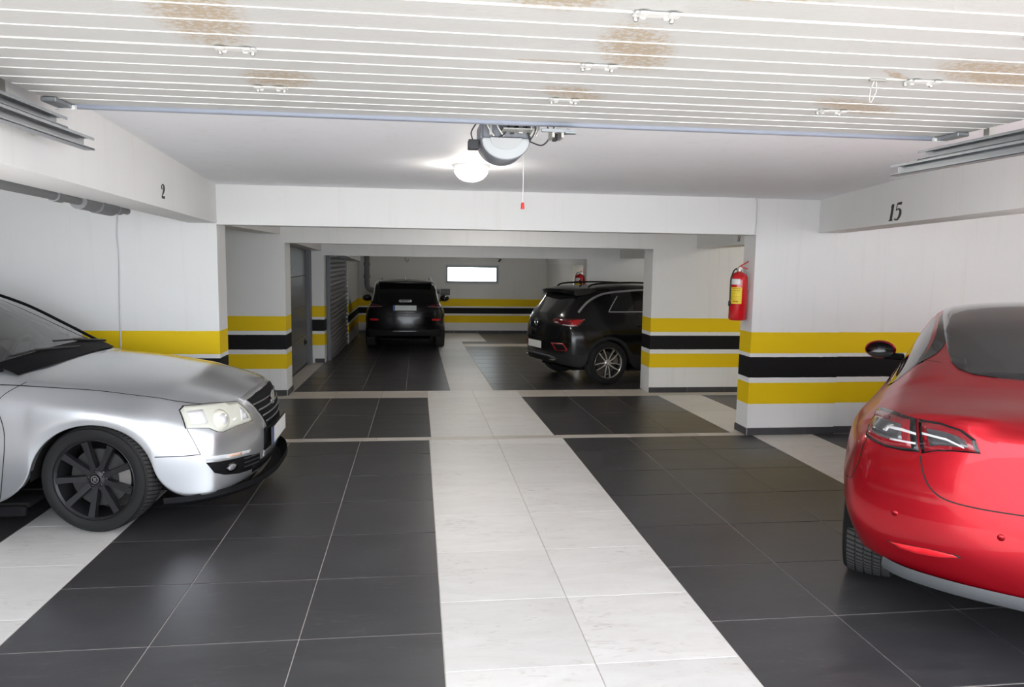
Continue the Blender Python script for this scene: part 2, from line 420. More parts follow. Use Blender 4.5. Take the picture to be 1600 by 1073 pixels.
skirting('baseboard_pier', -1.905, -1.735, 13.50, -0.129, 'dark tile skirting on the narrow pier between the doors', 1)
skirting('baseboard_back', -1.65, 3.38, 20.22, -0.262, 'dark tile skirting along the back wall', 8)

# driveway outside the open door
bm = bmesh.new(); box(bm, -14, 15, -16, -0.6, -0.2, -0.01)
tag(obj('driveway', bm, 'concrete'), 'light concrete driveway outside the garage door', 'driveway', None, 'structure')

# ------------------------------------------------------------------ overhead garage door
DZ = 2.26
HINGES = [(-0.58,2.065),(0.375,2.065),(1.33,2.065),(-0.575,2.507),(0.367,2.507),(1.306,2.507),(0.394,1.623),(-0.58,1.623),(1.33,1.623)]
def door_mat():
    m = principled('door_foil', (0.52,0.52,0.50), 0.45, spec=0.4); k = NT(m)
    g = k.n('ShaderNodeNewGeometry'); pos = g.outputs['Position']
    n1 = k.noise(pos, 3.0, 4); n2 = k.noise(pos, 90.0, 3, 0.6); n3 = k.noise(pos, 62.0, 2, 0.7)
    base = k.mix(n1, (0.44,0.445,0.435), (0.52,0.52,0.505))
    base = k.mix(k.math('MULTIPLY', n2, 0.35), base, (0.40,0.40,0.39))
    stains = [((-0.60,1.82),(0.12,0.30),0.08,0.85),((-0.53,2.40),(0.12,0.15),0.3,0.95),((0.43,1.91),(0.11,0.26),-0.35,0.85),((0.38,2.43),(0.09,0.15),-0.85,0.9),
              ((1.50,1.98),(0.12,0.30),-1.15,1.0),((1.36,2.45),(0.09,0.25),-1.1,0.8),((0.16,1.56),(0.14,0.10),0.2,0.7),((1.22,2.03),(0.02,0.10),-0.9,0.8),((0.52,1.50),(0.22,0.03),0.0,0.9),((0.24,2.055),(0.12,0.012),0.03,1.6),((1.62,1.86),(0.10,0.03),-0.2,1.3)]
    mask = None
    for (cx, cy), (rx, ry), a, s in stains:
        mp = k.n('ShaderNodeMapping', vector_type='TEXTURE'); mp.inputs['Location'].default_value = (cx, cy, DZ)
        mp.inputs['Rotation'].default_value = (0, 0, a); mp.inputs['Scale'].default_value = (rx, ry, 1.0); k.l(pos, mp.inputs['Vector'])
        ln = k.n('ShaderNodeVectorMath', operation='LENGTH'); k.l(mp.outputs['Vector'], ln.inputs[0])
        f = k.math('MULTIPLY', k.math('SUBTRACT', 1.0, ln.outputs['Value'], clamp=True), 2.2*s)
        mask = f if mask is None else k.math('MAXIMUM', mask, f)
    sp = k.math('MULTIPLY', k.math('SUBTRACT', n3, 0.42, clamp=True), 6.0)
    mk = k.math('MINIMUM', k.math('MULTIPLY', mask, k.math('ADD', sp, 0.15)), 0.75)
    base = k.mix(mk, base, (0.34,0.25,0.15))
    k.l(base, k.b.inputs['Base Color'])
    mp = k.n('ShaderNodeMapping'); mp.inputs['Scale'].default_value = (1, 6, 1); k.l(pos, mp.inputs['Vector'])
    k.bump(k.noise(mp.outputs['Vector'], 40, 3), 0.25, 0.004)
    return m
door_mat(); principled('door_rib_lit', (0.74,0.74,0.72), 0.4); principled('hinge_white', (0.60,0.60,0.58), 0.4)  # rib colour paler than the panels, painting in the lit rib edges
gd = empty('garage_door', (0.34, 2.94, DZ)); tag(gd, 'pale grey ribbed sectional garage door raised flat under the ceiling', 'garage door')
def gpart(name, bm, mat, parent=gd, **kw):
    bmesh.ops.translate(bm, verts=bm.verts[:], vec=(-0.34,-2.94,-DZ))
    return obj(name, bm, mat, parent, **kw)
edges = [2.94,2.507,2.065,1.623,1.180,0.74]
for y1_, y0_ in zip(edges[:-1], edges[1:]):
    bm = bmesh.new(); box(bm, -1.385, 2.065, y0_+0.002, y1_-0.002, DZ, DZ+0.04, 0.003)
    s = gpart('section_panel', bm, 'door_foil')
    p = (y1_-y0_)/4
    for q in range(4):
        bm = bmesh.new(); yy = y0_ + p*(q+0.0) + (0.008 if q == 0 else 0)
        pr = [(-0.0026,0.0005),(-0.0012,-0.0018),(0.0012,-0.0018),(0.0026,0.0005)]
        va = [bm.verts.new((-1.383, yy+a, DZ+b)) for a, b in pr]; vb = [bm.verts.new((2.063, yy+a, DZ+b)) for a, b in pr]
        for i in range(4): bm.faces.new((va[i], va[(i+1)%4], vb[(i+1)%4], vb[i]))
        bm.faces.new(va); bm.faces.new(vb)
        bmesh.ops.translate(bm, verts=bm.verts[:], vec=(-0.34,-2.94,-DZ))
        obj('rib', bm, 'door_rib_lit', s)
for hx, hy in HINGES:
    bm = bmesh.new(); w = 0.052
    box(bm, hx-w, hx+w, hy-0.012, hy+0.020, DZ-0.006, DZ-0.001, 0.002)
    box(bm, hx-w*0.85, hx-w*0.45, hy-0.022, hy+0.006, DZ-0.010, DZ-0.004, 0.002); box(bm, hx+w*0.4, hx+w*0.8, hy-0.022, hy+0.006, DZ-0.010, DZ-0.004, 0.002)
    for sx in (-0.55, 0.45):
        lathe(bm, [(0,-0.006),(0.006,-0.005),(0.0075,0.0)], 10, 'Z', (hx+sx*w, hy+0.014, DZ-0.006))
    h = gpart('hinge', bm, 'hinge_white')
    for sx in (-0.8, 0.75):
        bm = bmesh.new(); lathe(bm, [(0,-0.010),(0.005,-0.009),(0.0065,-0.004),(0.0065,0.002)], 10, 'Z', (hx+sx*w, hy+0.026, DZ-0.004))
        bmesh.ops.translate(bm, verts=bm.verts[:], vec=(-0.34,-2.94,-DZ)); obj('rivet', bm, 'dull_metal', h, True)
bm = bmesh.new(); box(bm, -1.39, 2.07, 2.94, 2.972, DZ-0.012, DZ+0.035, 0.004)
gpart('edge_profile', bm, 'steel_bar')
bm = bmesh.new(); tube(bm, curve_pts([(1.185,2.078,DZ),(1.178,2.085,DZ-0.03),(1.189,2.10,DZ-0.06),(1.20,2.092,DZ-0.03),(1.193,2.082,DZ)],5), 0.0022, 6)
box(bm, 1.165, 1.215, 2.068, 2.078, DZ-0.006, DZ)
bmesh.ops.translate(bm, verts=bm.verts[:], vec=(0,0,-0.001)); tag(obj('wire_hook', bm, 'dull_metal', None, True), 'small wire loop hanging from a joint of the raised door', 'hook')
# end roller brackets riding in the upper tracks
for sx, x in ((-1,-1.36),(1,2.03)):
    bm = bmesh.new(); box(bm, x-0.025, x+0.025, 2.80, 2.93, DZ-0.018, DZ-0.002, 0.003)
    br = gpart('roller_bracket', bm, 'galvanised')
    bm = bmesh.new(); tube(bm, [(x-0.035,2.93,DZ-0.012),(x+0.035,2.93,DZ-0.012)], 0.009, 10)
    bmesh.ops.translate(bm, verts=bm.verts[:], vec=(-0.34,-2.94,-DZ)); obj('roller', bm, 'white_metal', br, True)

def track(x, y0, y1, z0, z1, sgn, label):
    o = empty('door_track', (x, y1, z0)); tag(o, label, 'door track', 'horizontal door tracks')
    bm = bmesh.new(); d = 0.040
    # C channel open towards the door
    box(bm, -0.002, 0.002, y0-y1, 0, 0, z1-z0); box(bm, min(0,sgn*d), max(0,sgn*d), y0-y1, 0.004, -0.003, 0.002, 0.001); box(bm, min(0,sgn*d*0.85), max(0,sgn*d*0.85), y0-y1, 0.0, z1-z0-0.002, z1-z0+0.003, 0.001)
    obj('channel', bm, 'galvanised', o)
    for z in (-0.003, z1-z0):
        bm = bmesh.new(); box(bm, sgn*d-0.003 if sgn > 0 else sgn*d, sgn*d if sgn > 0 else sgn*d+0.003, y0-y1, 0.0, z if z < 0 else z-0.008, z+0.008 if z < 0 else z+0.002)
        obj('return_lip', bm, 'galvanised', o)
    for yy in (-0.35, -1.2):
        bm = bmesh.new(); box(bm, -sgn*0.02-0.012, -sgn*0.02+0.012, yy, yy+0.03, 0.0, 2.36-z0-0.002 if z0 > 2.18 else z1-z0)
        obj('hanger_bracket', bm, 'dull_metal', o)
track(-1.395, 0.7, 3.15, 2.130, 2.172, 1, 'lower galvanised door track on the left')
track(-1.425, 0.7, 3.00, 2.186, 2.222, 1, 'upper galvanised door track on the left')
track(2.03, 0.7, 3.20, 2.130, 2.172, -1, 'lower galvanised door track on the right')
track(2.075, 0.7, 3.08, 2.186, 2.222, -1, 'upper galvanised door track on the right')

# ------------------------------------------------------------------ door opener
OX, OY, OZ = 0.242, 3.12, 2.21
principled('lens_plastic', (0.42,0.43,0.43), 0.35); op = empty('door_opener', (OX, OY, OZ)); tag(op, 'dark grey half-round electric opener hanging at the edge of the raised door', 'door opener')
def half_profile(w, zt, zb, zm, n=14):
    pts = [(-w, zt), (-w, zm)]
    for i in range(1, n): a = PI + PI*i/n; pts.append((w*math.cos(a), zm + (zm-zb)*math.sin(a)))
    return pts + [(w, zm), (w, zt)]
def yprism(bm, prof, y0, y1, s1=1.0, mi=0):
    a = [bm.verts.new((x, y0, z)) for x, z in prof]; b = [bm.verts.new((x*s1, y1, z*s1)) for x, z in prof]; n = len(prof)
    bm.faces.new(a).material_index = mi; bm.faces.new(b[::-1]).material_index = mi
    for i in range(n): bm.faces.new((a[i], b[i], b[(i+1)%n], a[(i+1)%n])).material_index = mi
bm = bmesh.new(); yprism(bm, half_profile(0.104, 0.078, -0.076, 0.018), 0.0, 0.20); bmesh.ops.bevel(bm, geom=bm.edges[:], offset=0.006, segments=2, affect='EDGES', profile=0.5)
hs = obj('housing', bm, 'grey_plastic', op, True, 35)
bm = bmesh.new(); yprism(bm, [(x*0.93, z*0.93) for x, z in half_profile(0.104, 0.012, -0.076, 0.005)], -0.012, 0.004); bmesh.ops.bevel(bm, geom=bm.edges[:], offset=0.004, segments=2, affect='EDGES')
cv = obj('front_cover', bm, 'light_grey_plastic', op, True, 35)
bm = bmesh.new(); yprism(bm, half_profile(0.064, 0.012, -0.036, 0.008), -0.018, -0.008); obj('lens', bm, 'lens_plastic', cv)
bm = bmesh.new(); box(bm, -0.095, 0.095, -0.010, 0.01, 0.014, 0.070, 0.004); obj('fascia', bm, 'grey_plastic', op)
bm = bmesh.new(); yprism(bm, [(0.015,0.028),(0.030,0.028),(0.058,0.072),(0.040,0.072)], -0.018, -0.006); obj('release_lever', bm, 'black_plastic', op)
bm = bmesh.new(); box(bm, -0.150, -0.106, 0.03, 0.09, -0.028, 0.010, 0.004, seg=2); obj('limit_switch', bm, 'dark_plastic', op)
bm = bmesh.new(); box(bm, -0.02, 0.10, -0.10, 0.0, 0.034, 0.038); box(bm, -0.07, -0.06, -0.03, -0.02, 0.02, 0.08); box(bm, 0.05, 0.066, -0.03, -0.022, 0.03, 0.085); obj('mounting_bracket', bm, 'dull_metal', op)
for x in (-0.085, -0.045):
    bm = bmesh.new(); tube(bm, [(x,-0.02,0.085),(x+0.012,-0.024,0.05),(x+0.035,-0.018,0.018)], 0.004, 6)
    obj('spring', bm, 'dull_metal', op, True)
for x in (0.105, 0.118, 0.128):
    bm = bmesh.new(); tube(bm, [(x,-0.02,0.082),(x+0.006,-0.02,0.05),(x-0.006,-0.016,0.022)], 0.0045, 6)
    obj('spring', bm, 'dull_metal', op, True)
for W_ in ([(-0.132,0.05,0.01),(-0.138,0.03,0.04),(-0.11,0.0,0.078),(-0.075,-0.02,0.078)],[(-0.03,-0.02,0.012),(-0.005,-0.025,0.03),(0.012,-0.02,0.07)],[(0.095,-0.015,0.0),(0.118,-0.02,0.04),(0.11,-0.02,0.075),(0.09,-0.02,0.08),(0.082,-0.02,0.05),(0.10,-0.018,0.0)],[(0.10,-0.01,0.0),(0.145,-0.02,-0.014),(0.172,-0.04,0.01),(0.190,-0.05,0.055),(0.168,-0.06,0.065),(0.160,-0.08,0.045),(0.19,-0.10,0.02),(0.24,-0.12,0.020),(0.248,-0.13,0.03),(0.225,-0.14,0.033)]):
    bm = bmesh.new(); tube(bm, curve_pts(W_,6), 0.003, 6); obj('wire', bm, 'cable_black', op, True)
# switch bracket on the door edge
sb = empty('switch_bracket', (0.415, 2.95, DZ-0.030)); tag(sb, 'small steel switch bracket screwed to the raised door edge', 'bracket')
bm = bmesh.new(); box(bm, -0.06, 0.065, -0.05, -0.035, -0.012, 0.0, 0.001); obj('plate', bm, 'galvanised', sb)
for ax_ in (-0.018, 0.018):
    bm = bmesh.new(); box(bm, ax_, ax_+0.010, -0.04, 0.05, -0.03, 0.002); obj('arm', bm, 'dull_metal', sb)
bm = bmesh.new(); box(bm, -0.004, 0.014, 0.02, 0.045, -0.034, -0.006, 0.002); obj('switch', bm, 'black_plastic', sb)
bm = bmesh.new(); box(bm, 0.03, 0.075, -0.055, -0.02, -0.016, -0.008, 0.001); obj('cover', bm, 'galvanised', sb)
# pull cord
pc = empty('pull_cord', (0.327, 3.2, 1.945)); tag(pc, 'white release cord with a small red handle hanging from the door opener', 'pull cord')
bm = bmesh.new(); tube(bm, [(0,0,0.02),(0.001,0,0.12),(-0.001,0,0.30)], 0.0013, 6); obj('cord', bm, 'white_metal', pc)
bm = bmesh.new(); lathe(bm, [(0,0.0),(0.0085,0.0),(0.0075,0.012),(0.007,0.022),(0.004,0.027),(0,0.028)], 14); obj('handle', bm, 'red_plastic', pc, True)

# ------------------------------------------------------------------ ceiling lamp
def ceiling_lamp(x, y, z, label):
    lp = empty('ceiling_lamp', (x, y, z)); tag(lp, label, 'ceiling lamp', 'round ceiling lamps')
    bm = bmesh.new(); lathe(bm, [(0,0),(0.132,0),(0.130,-0.006),(0.114,-0.028),(0.110,-0.044),(0.104,-0.044),(0.104,-0.02),(0,-0.02)], 48); obj('base', bm, 'white_metal', lp, True)
    bm = bmesh.new(); lathe(bm, [(0.104,-0.042),(0.112,-0.044),(0.112,-0.050),(0.098,-0.072),(0.078,-0.092),(0.048,-0.106),(0.020,-0.112),(0,-0.113)], 48); obj('lamp_shade', bm, 'lamp_glass', lp, True)
ceiling_lamp(0.245, 5.16, 2.362, 'round white ceiling lamp glowing below the door opener')
ceiling_lamp(0.7, 8.6, 2.300, 'unseen round lamp added behind the nearest cross beam to brighten the middle bay')  # added lamp, out of sight, lifts the middle bay
ceiling_lamp(0.5, 11.4, 2.300, 'unseen round lamp added behind the second cross beam to brighten the rear')  # extra unseen lamp to brighten the bay beyond the second beam
ceiling_lamp(1.2, 17.4, 2.300, 'unseen round lamp added behind the farthest cross beam to brighten the back wall')  # extra unseen lamp that lights the back wall
ceiling_lamp(5.2, 11.6, 2.300, 'round ceiling lamp above the bonnet of the black crossover on the right')
ceiling_lamp(4.1, 15.6, 2.300, 'round ceiling lamp in the lobby beyond the rear right opening')
ceiling_lamp(5.6, 4.4, 2.510, 'unseen round lamp added over the bay of the red sedan to brighten it')  # added out of frame to brighten the right wall and pillar
ceiling_lamp(5.0, 8.6, 2.300, 'round ceiling lamp in the passage behind the fire extinguisher pillar')

# ------------------------------------------------------------------ painted bay numbers, cut as flat shapes on the beam faces
def stroke(bm, pts, ws):
    pts = curve_pts([(p[0], 0, p[1]) for p in pts], 6) if len(pts) > 2 else [Vector((p[0],0,p[1])) for p in pts]
    n = len(pts); prev = None
    for i, p in enumerate(pts):
        t = (pts[min(i+1,n-1)] - pts[max(i-1,0)]).normalized(); nn = Vector((-t.z, 0, t.x))
        f = i/(n-1)*(len(ws)-1); j = min(int(f), len(ws)-2); w = ws[j] + (ws[j+1]-ws[j])*(f-j)
        a, b = bm.verts.new(p + nn*w/2), bm.verts.new(p - nn*w/2)
        if prev: bm.faces.new((prev[0], a, b, prev[1]))
        prev = (a, b)
def digit(bm, d, x):
    b2 = bmesh.new(); K = 1.8 if d == '2' else 1.4
    st_ = lambda b, p, w: stroke(b, p, [v*K for v in w])
    if d == '2':
        st_(b2, [(0.05,0.72),(0.10,0.90),(0.24,0.99),(0.38,0.90),(0.40,0.70),(0.30,0.45),(0.05,0.06)], [0.10,0.05,0.05,0.13,0.15,0.11,0.04])
        st_(b2, [(0.02,0.05),(0.44,0.05)], [0.10,0.12]); st_(b2, [(0.44,0.02),(0.47,0.20)], [0.06,0.03])
        st_(b2, [(0.03,0.74),(0.09,0.70),(0.13,0.74)], [0.06,0.12,0.06])
    elif d == '1':
        st_(b2, [(0.20,0.04),(0.20,1.0)], [0.14,0.14]); st_(b2, [(0.04,0.03),(0.36,0.03)], [0.05,0.05]); st_(b2, [(0.06,0.84),(0.22,0.97)], [0.04,0.07])
    elif d == '5':
        st_(b2, [(0.10,0.98),(0.44,0.98)], [0.09,0.13]); st_(b2, [(0.10,1.0),(0.08,0.58)], [0.05,0.05])
        st_(b2, [(0.08,0.58),(0.24,0.66),(0.40,0.54),(0.42,0.30),(0.32,0.08),(0.16,0.02),(0.04,0.10)], [0.04,0.06,0.12,0.15,0.11,0.05,0.09])
    bmesh.ops.translate(b2, verts=b2.verts[:], vec=(x,0,0))
    me = bpy.data.meshes.new('t'); b2.to_mesh(me); b2.free(); bm.from_mesh(me); bpy.data.meshes.remove(me)
def number(txt, p0, p1, s, z, h, wx, out, label, slant=0.0):
    """p0,p1: ends of the face in plan; s: distance from p0; out: outward normal offset"""
    bm = bmesh.new(); x = 0
    for ch in txt: digit(bm, ch, x); x += 0.44 if ch == '1' else 0.5
    for v in bm.verts: v.co = Vector((v.co.x*h*wx + v.co.z*h*slant, 0, v.co.z*h))
    o = obj('bay_number', bm, 'print_dark')
    for p in o.data.polygons: pass
    d = (Vector(p1)-Vector(p0)).normalized(); pos = Vector(p0) + d*s + Vector(out)*0.0015
    o.location = (pos.x, pos.y, z); o.rotation_euler = (0, 0, math.atan2(d.y, d.x))
    tag(o, label, 'number')
dl = (Vector((-1.900,7.10))-Vector((-1.225,0.45))).normalized()
number('2', (-1.225,0.45), (-1.900,7.10), 4.50, 2.080, 0.083, 2.3, (dl.y,-dl.x), 'black painted numeral 2 on the left beam')
dr = (Vector((2.31,0.45))-Vector((3.845,7.10))).normalized()
number('15', (3.845,7.10), (2.31,0.45), 1.745, 2.064, 0.122, 1.95, (dr.y,-dr.x), 'black painted numerals 15 on the right beam', 0.25)
d1 = (Vector((3.20,7.36))-Vector((3.636,9.85))).normalized()
number('11', (3.636,9.85), (3.20,7.36), 2.20, 1.957, 0.09, 1.6, (d1.y,-d1.x), 'black painted numerals 11 on the side beam of the middle bay', 0.3)

# ------------------------------------------------------------------ fire extinguishers
def extinguisher(loc, rz, label, dzs=1.0):
    o = empty('fire_extinguisher', loc, rz); tag(o, label, 'fire extinguisher', 'wall fire extinguishers')
    R_ = 0.088
    bm = bmesh.new(); lathe(bm, [(0,0.012),(0.06,0.0),(0.078,0.004),(R_,0.022),(R_,0.40),(R_*0.96,0.435),(R_*0.80,0.462),(R_*0.5,0.480),(0.024,0.487),(0.024,0.497)], 40); obj('cylinder', bm, 'red_enamel', o, True, 60)
    bm = bmesh.new(); lathe(bm, [(0.024,0.492),(0.028,0.495),(0.028,0.512),(0.018,0.516),(0.018,0.535),(0,0.537)], 20)
    box(bm, -0.035, 0.030, -0.012, 0.012, 0.508, 0.528, 0.003); v = obj('valve', bm, 'dull_metal', o, True, 35)
    bm = bmesh.new(); lathe(bm, [(0,-0.012),(0.017,-0.012),(0.017,0.0),(0,0.0)], 18, 'Y', (0.0,-0.012,0.520)); obj('pressure_gauge', bm, 'white_metal', v, True, 35)
    bm = bmesh.new()
    for z0, z1, x0, x1 in ((0.525,0.585,-0.015,0.085),(0.535,0.512,0.005,0.080)):
        a = [bm.verts.new(p) for p in ((x0,-0.011,z0),(x0,0.011,z0),(x1,0.009,z1),(x1,-0.009,z1))]; b = [bm.verts.new(q.co+Vector((0.003,0,0.012))) for q in a]
        bm.faces.new(a); bm.faces.new(b[::-1])
        for i in range(4): bm.faces.new((a[i], b[i], b[(i+1)%4], a[(i+1)%4]))
    obj('handle', bm, 'red_plastic', o)
    bm = bmesh.new(); tube(bm, curve_pts([(-0.03,-0.01,0.518),(-0.065,-0.02,0.50),(-0.094,-0.03,0.43),(-0.100,-0.03,0.36),(-0.098,-0.025,0.26),(-0.096,-0.02,0.20)],6), 0.0075, 8)
    lathe(bm, [(0.0075,0.20),(0.012,0.19),(0.013,0.15),(0.009,0.145),(0,0.145)], 12, 'Z', (-0.098,-0.02,0)); obj('hose', bm, 'cable_black', o, True)
    def wrap(name, a0, a1, z0, z1, mat, parent, r):
        bm = bmesh.new(); n = 14; pr = None
        for i in range(n+1):
            a = a0 + (a1-a0)*i/n
            p = (bm.verts.new((r*math.cos(a), r*math.sin(a), z0)), bm.verts.new((r*math.cos(a), r*math.sin(a), z1)))
            if pr: bm.faces.new((pr[0], p[0], p[1], pr[1])).smooth = True
            pr = p
        me = bpy.data.meshes.new(name); bm.to_mesh(me); bm.free(); return link(name, me, mat, parent)
    A0, A1 = math.radians(175), math.radians(268)
    lb = wrap('label', A0, A1, 0.17, 0.335, 'yellow_label', o, R_+0.0008)
    wrap('top_label', A0, math.radians(255), 0.362, 0.418, 'white_metal', o, R_+0.0008)
    for z, mt, f0, f1, hh in ((0.318,'print_red',0.1,0.9,0.007),(0.298,'print_dark',0.15,0.85,0.006),(0.280,'print_brown',0.2,0.8,0.003),(0.268,'print_brown',0.3,0.7,0.003),(0.245,'print_red',0.15,0.9,0.004),(0.228,'print_brown',0.2,0.75,0.003),(0.213,'print_brown',0.2,0.6,0.003),(0.186,'print_red',0.38,0.78,0.014)):
        n = 7; da = (A1-A0)*(f1-f0)/n
        for q in range(n):
            if mt != 'print_red' or hh > 0.01 or True:
                a = A0 + (A1-A0)*f0 + da*q
                wrap('print', a, a+da*random.uniform(0.55,0.85), z, z+hh, mt, lb, R_+0.0014)
    bm = bmesh.new(); box(bm, 0.07, 0.10, -0.02, 0.02, 0.30, 0.47, 0.003); box(bm, 0.02, 0.085, -0.008, 0.008, 0.47, 0.482, 0.002); obj('wall_bracket', bm, 'dull_metal', o)
    return o
extinguisher((3.097, 7.235, 1.155), 0.0, 'red fire extinguisher with a yellow label hung on the near white pillar')
extinguisher((2.862, 13.63, 1.00), 0.0, 'small distant red fire extinguisher behind the black crossover roof')

# ------------------------------------------------------------------ smooth grey door and roller shutter
principled('door_grey', (0.155,0.16,0.165), 0.38, metal=0.25); principled('frame_bluegrey', (0.15,0.16,0.19), 0.5)
NT_g = NT(MATS['door_grey']); _g = NT_g.n('ShaderNodeNewGeometry'); _mp = NT_g.n('ShaderNodeMapping'); _mp.inputs['Scale'].default_value = (1,1.5,22); NT_g.l(_g.outputs['Position'], _mp.inputs['Vector'])
NT_g.bump(NT_g.noise(_mp.outputs['Vector'], 2.5, 3), 0.25, 0.01)
sd = empty('sectional_door', (-2.0, 11.8, -0.09)); tag(sd, 'smooth dark grey closed sectional door behind the left banded wall', 'door')
zb0 = -0.10
for i in range(4):
    z0 = 1.92 - (i+1)*0.50; bm = bmesh.new(); box(bm, -0.03, 0.0, 10.40-11.8, 13.22-11.8, max(z0, zb0-0.02)+0.0025+0.09, z0+0.50-0.0025+0.09, 0.004); obj('section_panel', bm, 'door_grey', sd)
bm = bmesh.new(); box(bm, -0.03, 0.004, 10.40-11.8, 13.22-11.8, -0.065, 0.012); obj('bottom_seal', bm, 'black_plastic', sd)
bm = bmesh.new(); lathe(bm, [(0,0.0),(0.055,0.0),(0.055,0.012),(0.03,0.018),(0.03,0.04),(0,0.042)], 20, 'X', (0,12.92-11.8,0.30+0.09)); obj('lock', bm, 'black_plastic', sd, True, 35)
bm = bmesh.new(); box(bm, -0.06, 0.055, 13.24-11.8, 13.48-11.8, -0.05, 1.93); obj('frame_post', bm, 'frame_bluegrey', sd)
bm = bmesh.new(); box(bm, -0.06, 0.05, 10.29-11.8, 10.38-11.8, -0.02, 1.99); obj('frame_post', bm, 'frame_bluegrey', sd)
bm = bmesh.new(); lathe(bm, [(0,0.0),(0.012,0.0),(0.012,0.006),(0,0.006)], 12, 'X', (0,11.85-11.8,1.545+0.09)); obj('peephole', bm, 'white_metal', sd)

principled('shutter_grey', (0.30,0.30,0.305), 0.40, metal=0.4)
sh = empty('roller_shutter', (-1.70, 15.4, -0.165)); tag(sh, 'grey corrugated roller shutter of horizontal slats on the left', 'roller shutter')
NS = 23; Hs = (1.80+0.20)/NS; slat_me = None
for i in range(NS):
    if slat_me is None:
        bm = bmesh.new(); pr = [(0,0),(0.022,0.008),(0.036,Hs*0.28),(0.036,Hs*0.55),(0.018,Hs*0.82),(0,Hs*0.9),(-0.006,Hs*0.95),(0,Hs)]
        a = [bm.verts.new((x,-1.56,z)) for x, z in pr]; b = [bm.verts.new((x,1.79,z)) for x, z in pr]
        for q in range(len(pr)-1):
            f = bm.faces.new((a[q], a[q+1], b[q+1], b[q])); f.smooth = True
        for (x0, z0), (x1, z1), q in (): pass
        bk = [bm.verts.new((-0.012,yy,z)) for yy in (-1.56,1.79) for z in (0,Hs)]
        bm.faces.new((bk[0], bk[1], bk[3], bk[2]))
        bmesh.ops.recalc_face_normals(bm, faces=bm.faces[:]); slat_me = bpy.data.meshes.new('slat'); bm.to_mesh(slat_me); bm.free(); slat_me.materials.append(MATS['shutter_grey'])
    s = link('slat', slat_me, None, sh); s.location = (0, 0, 1.80+0.165-(i+1)*Hs)
for y0, y1 in ((-1.60,-1.535),(1.76,1.83)):
    bm = bmesh.new(); box(bm, -0.03, 0.035, y0, y1, -0.06, 1.91); obj('guide_rail', bm, 'galvanised' if y0 > 0 else 'frame_bluegrey', sh)

# ------------------------------------------------------------------ high window in the back wall
principled('frame_grey', (0.62,0.63,0.64), 0.4); principled('sash_grey', (0.34,0.36,0.39), 0.4); wn = empty('window_1', (1.35, 20.22, 1.06)); tag(wn, 'small bright horizontal window high in the back wall', 'window', None, 'structure')
def ring(bm, x0, x1, z0, z1, t, y0, y1):
    box(bm, x0, x1, y0, y1, z0, z0+t); box(bm, x0, x1, y0, y1, z1-t, z1); box(bm, x0, x0+t, y0, y1, z0+t, z1-t); box(bm, x1-t, x1, y0, y1, z0+t, z1-t)
bm = bmesh.new(); ring(bm, -0.733, 0.732, 0.0, 0.53, 0.035, -0.03, 0.06); obj('window_frame', bm, 'frame_grey', wn)
bm = bmesh.new(); ring(bm, -0.698, 0.697, 0.035, 0.495, 0.048, -0.015, 0.05); obj('sash', bm, 'sash_grey', wn)
def glass_mat(name, tint, rough=0.0, ior=1.45, refl=1.0):
    m = bpy.data.materials.new(name); m.use_nodes = True; t = m.node_tree; t.nodes.clear()
    out = t.nodes.new('ShaderNodeOutputMaterial'); mx = t.nodes.new('ShaderNodeMixShader'); tr = t.nodes.new('ShaderNodeBsdfTransparent'); gl = t.nodes.new('ShaderNodeBsdfGlossy')
    fr = t.nodes.new('ShaderNodeFresnel'); fr.inputs['IOR'].default_value = ior
    tr.inputs['Color'].default_value = (*tint, 1); gl.inputs['Roughness'].default_value = rough; gl.inputs['Color'].default_value = (refl,refl,refl,1)
    t.links.new(fr.outputs[0], mx.inputs[0]); t.links.new(tr.outputs[0], mx.inputs[1]); t.links.new(gl.outputs[0], mx.inputs[2]); t.links.new(mx.outputs[0], out.inputs[0])
    MATS[name] = m; return m
glass_mat('clear_glass', (0.95,0.97,0.96))
bm = bmesh.new(); box(bm, -0.652, 0.652, 0.015, 0.021, 0.082, 0.45); obj('pane', bm, 'clear_glass', wn)
bm = bmesh.new(); box(bm, -0.05, 0.05, -0.03, -0.015, 0.462, 0.476, 0.003); box(bm, -0.012, 0.012, -0.045, -0.03, 0.462, 0.478, 0.003); obj('handle', bm, 'dull_metal', wn)

# ------------------------------------------------------------------ pipes and cables
dp = empty('drain_pipe', (-1.42, 20.05, 0.9)); tag(dp, 'dark grey drain pipe bending along the foot of the back wall corner', 'pipe')
bm = bmesh.new(); tube(bm, [(0,0,1.35),(0,0,0.16)] + curve_pts([(0,0,0.16),(0.02,0,0.06),(0.09,0,0.0),(0.2,0,-0.015)],5)[1:] + [(1.9,0,-0.03)], 0.068, 14); obj('pipe_run', bm, 'pipe_grey', dp, True)
for z in (0.62, 0.30): 
    bm = bmesh.new(); lathe(bm, [(0.069,z),(0.082,z),(0.082,z+0.09),(0.069,z+0.09)], 18); obj('collar', bm, 'pipe_grey', dp, True, 35)
bm = bmesh.new(); lathe(bm, [(0.06,1.92),(0.085,1.92),(0.085,2.17),(0,2.17)], 18, 'X', (0,0,-0.045)); obj('end_cap', bm, 'pipe_grey', dp, True, 35)
bp = empty('ceiling_pipe', (-1.80, 3.6, 2.0)); tag(bp, 'grey drain pipe with couplings running behind the left beam', 'pipe')
dirb = Vector((-0.1015,1,0)).normalized(); base = Vector((-1.475-0.1015*(3.6-0.45)-0.035+1.80, 0, 0.008))
bm = bmesh.new(); tube(bm, [base-dirb*2.6, base+dirb*1.65], 0.022, 14); obj('pipe_run', bm, 'pipe_grey', bp, True)
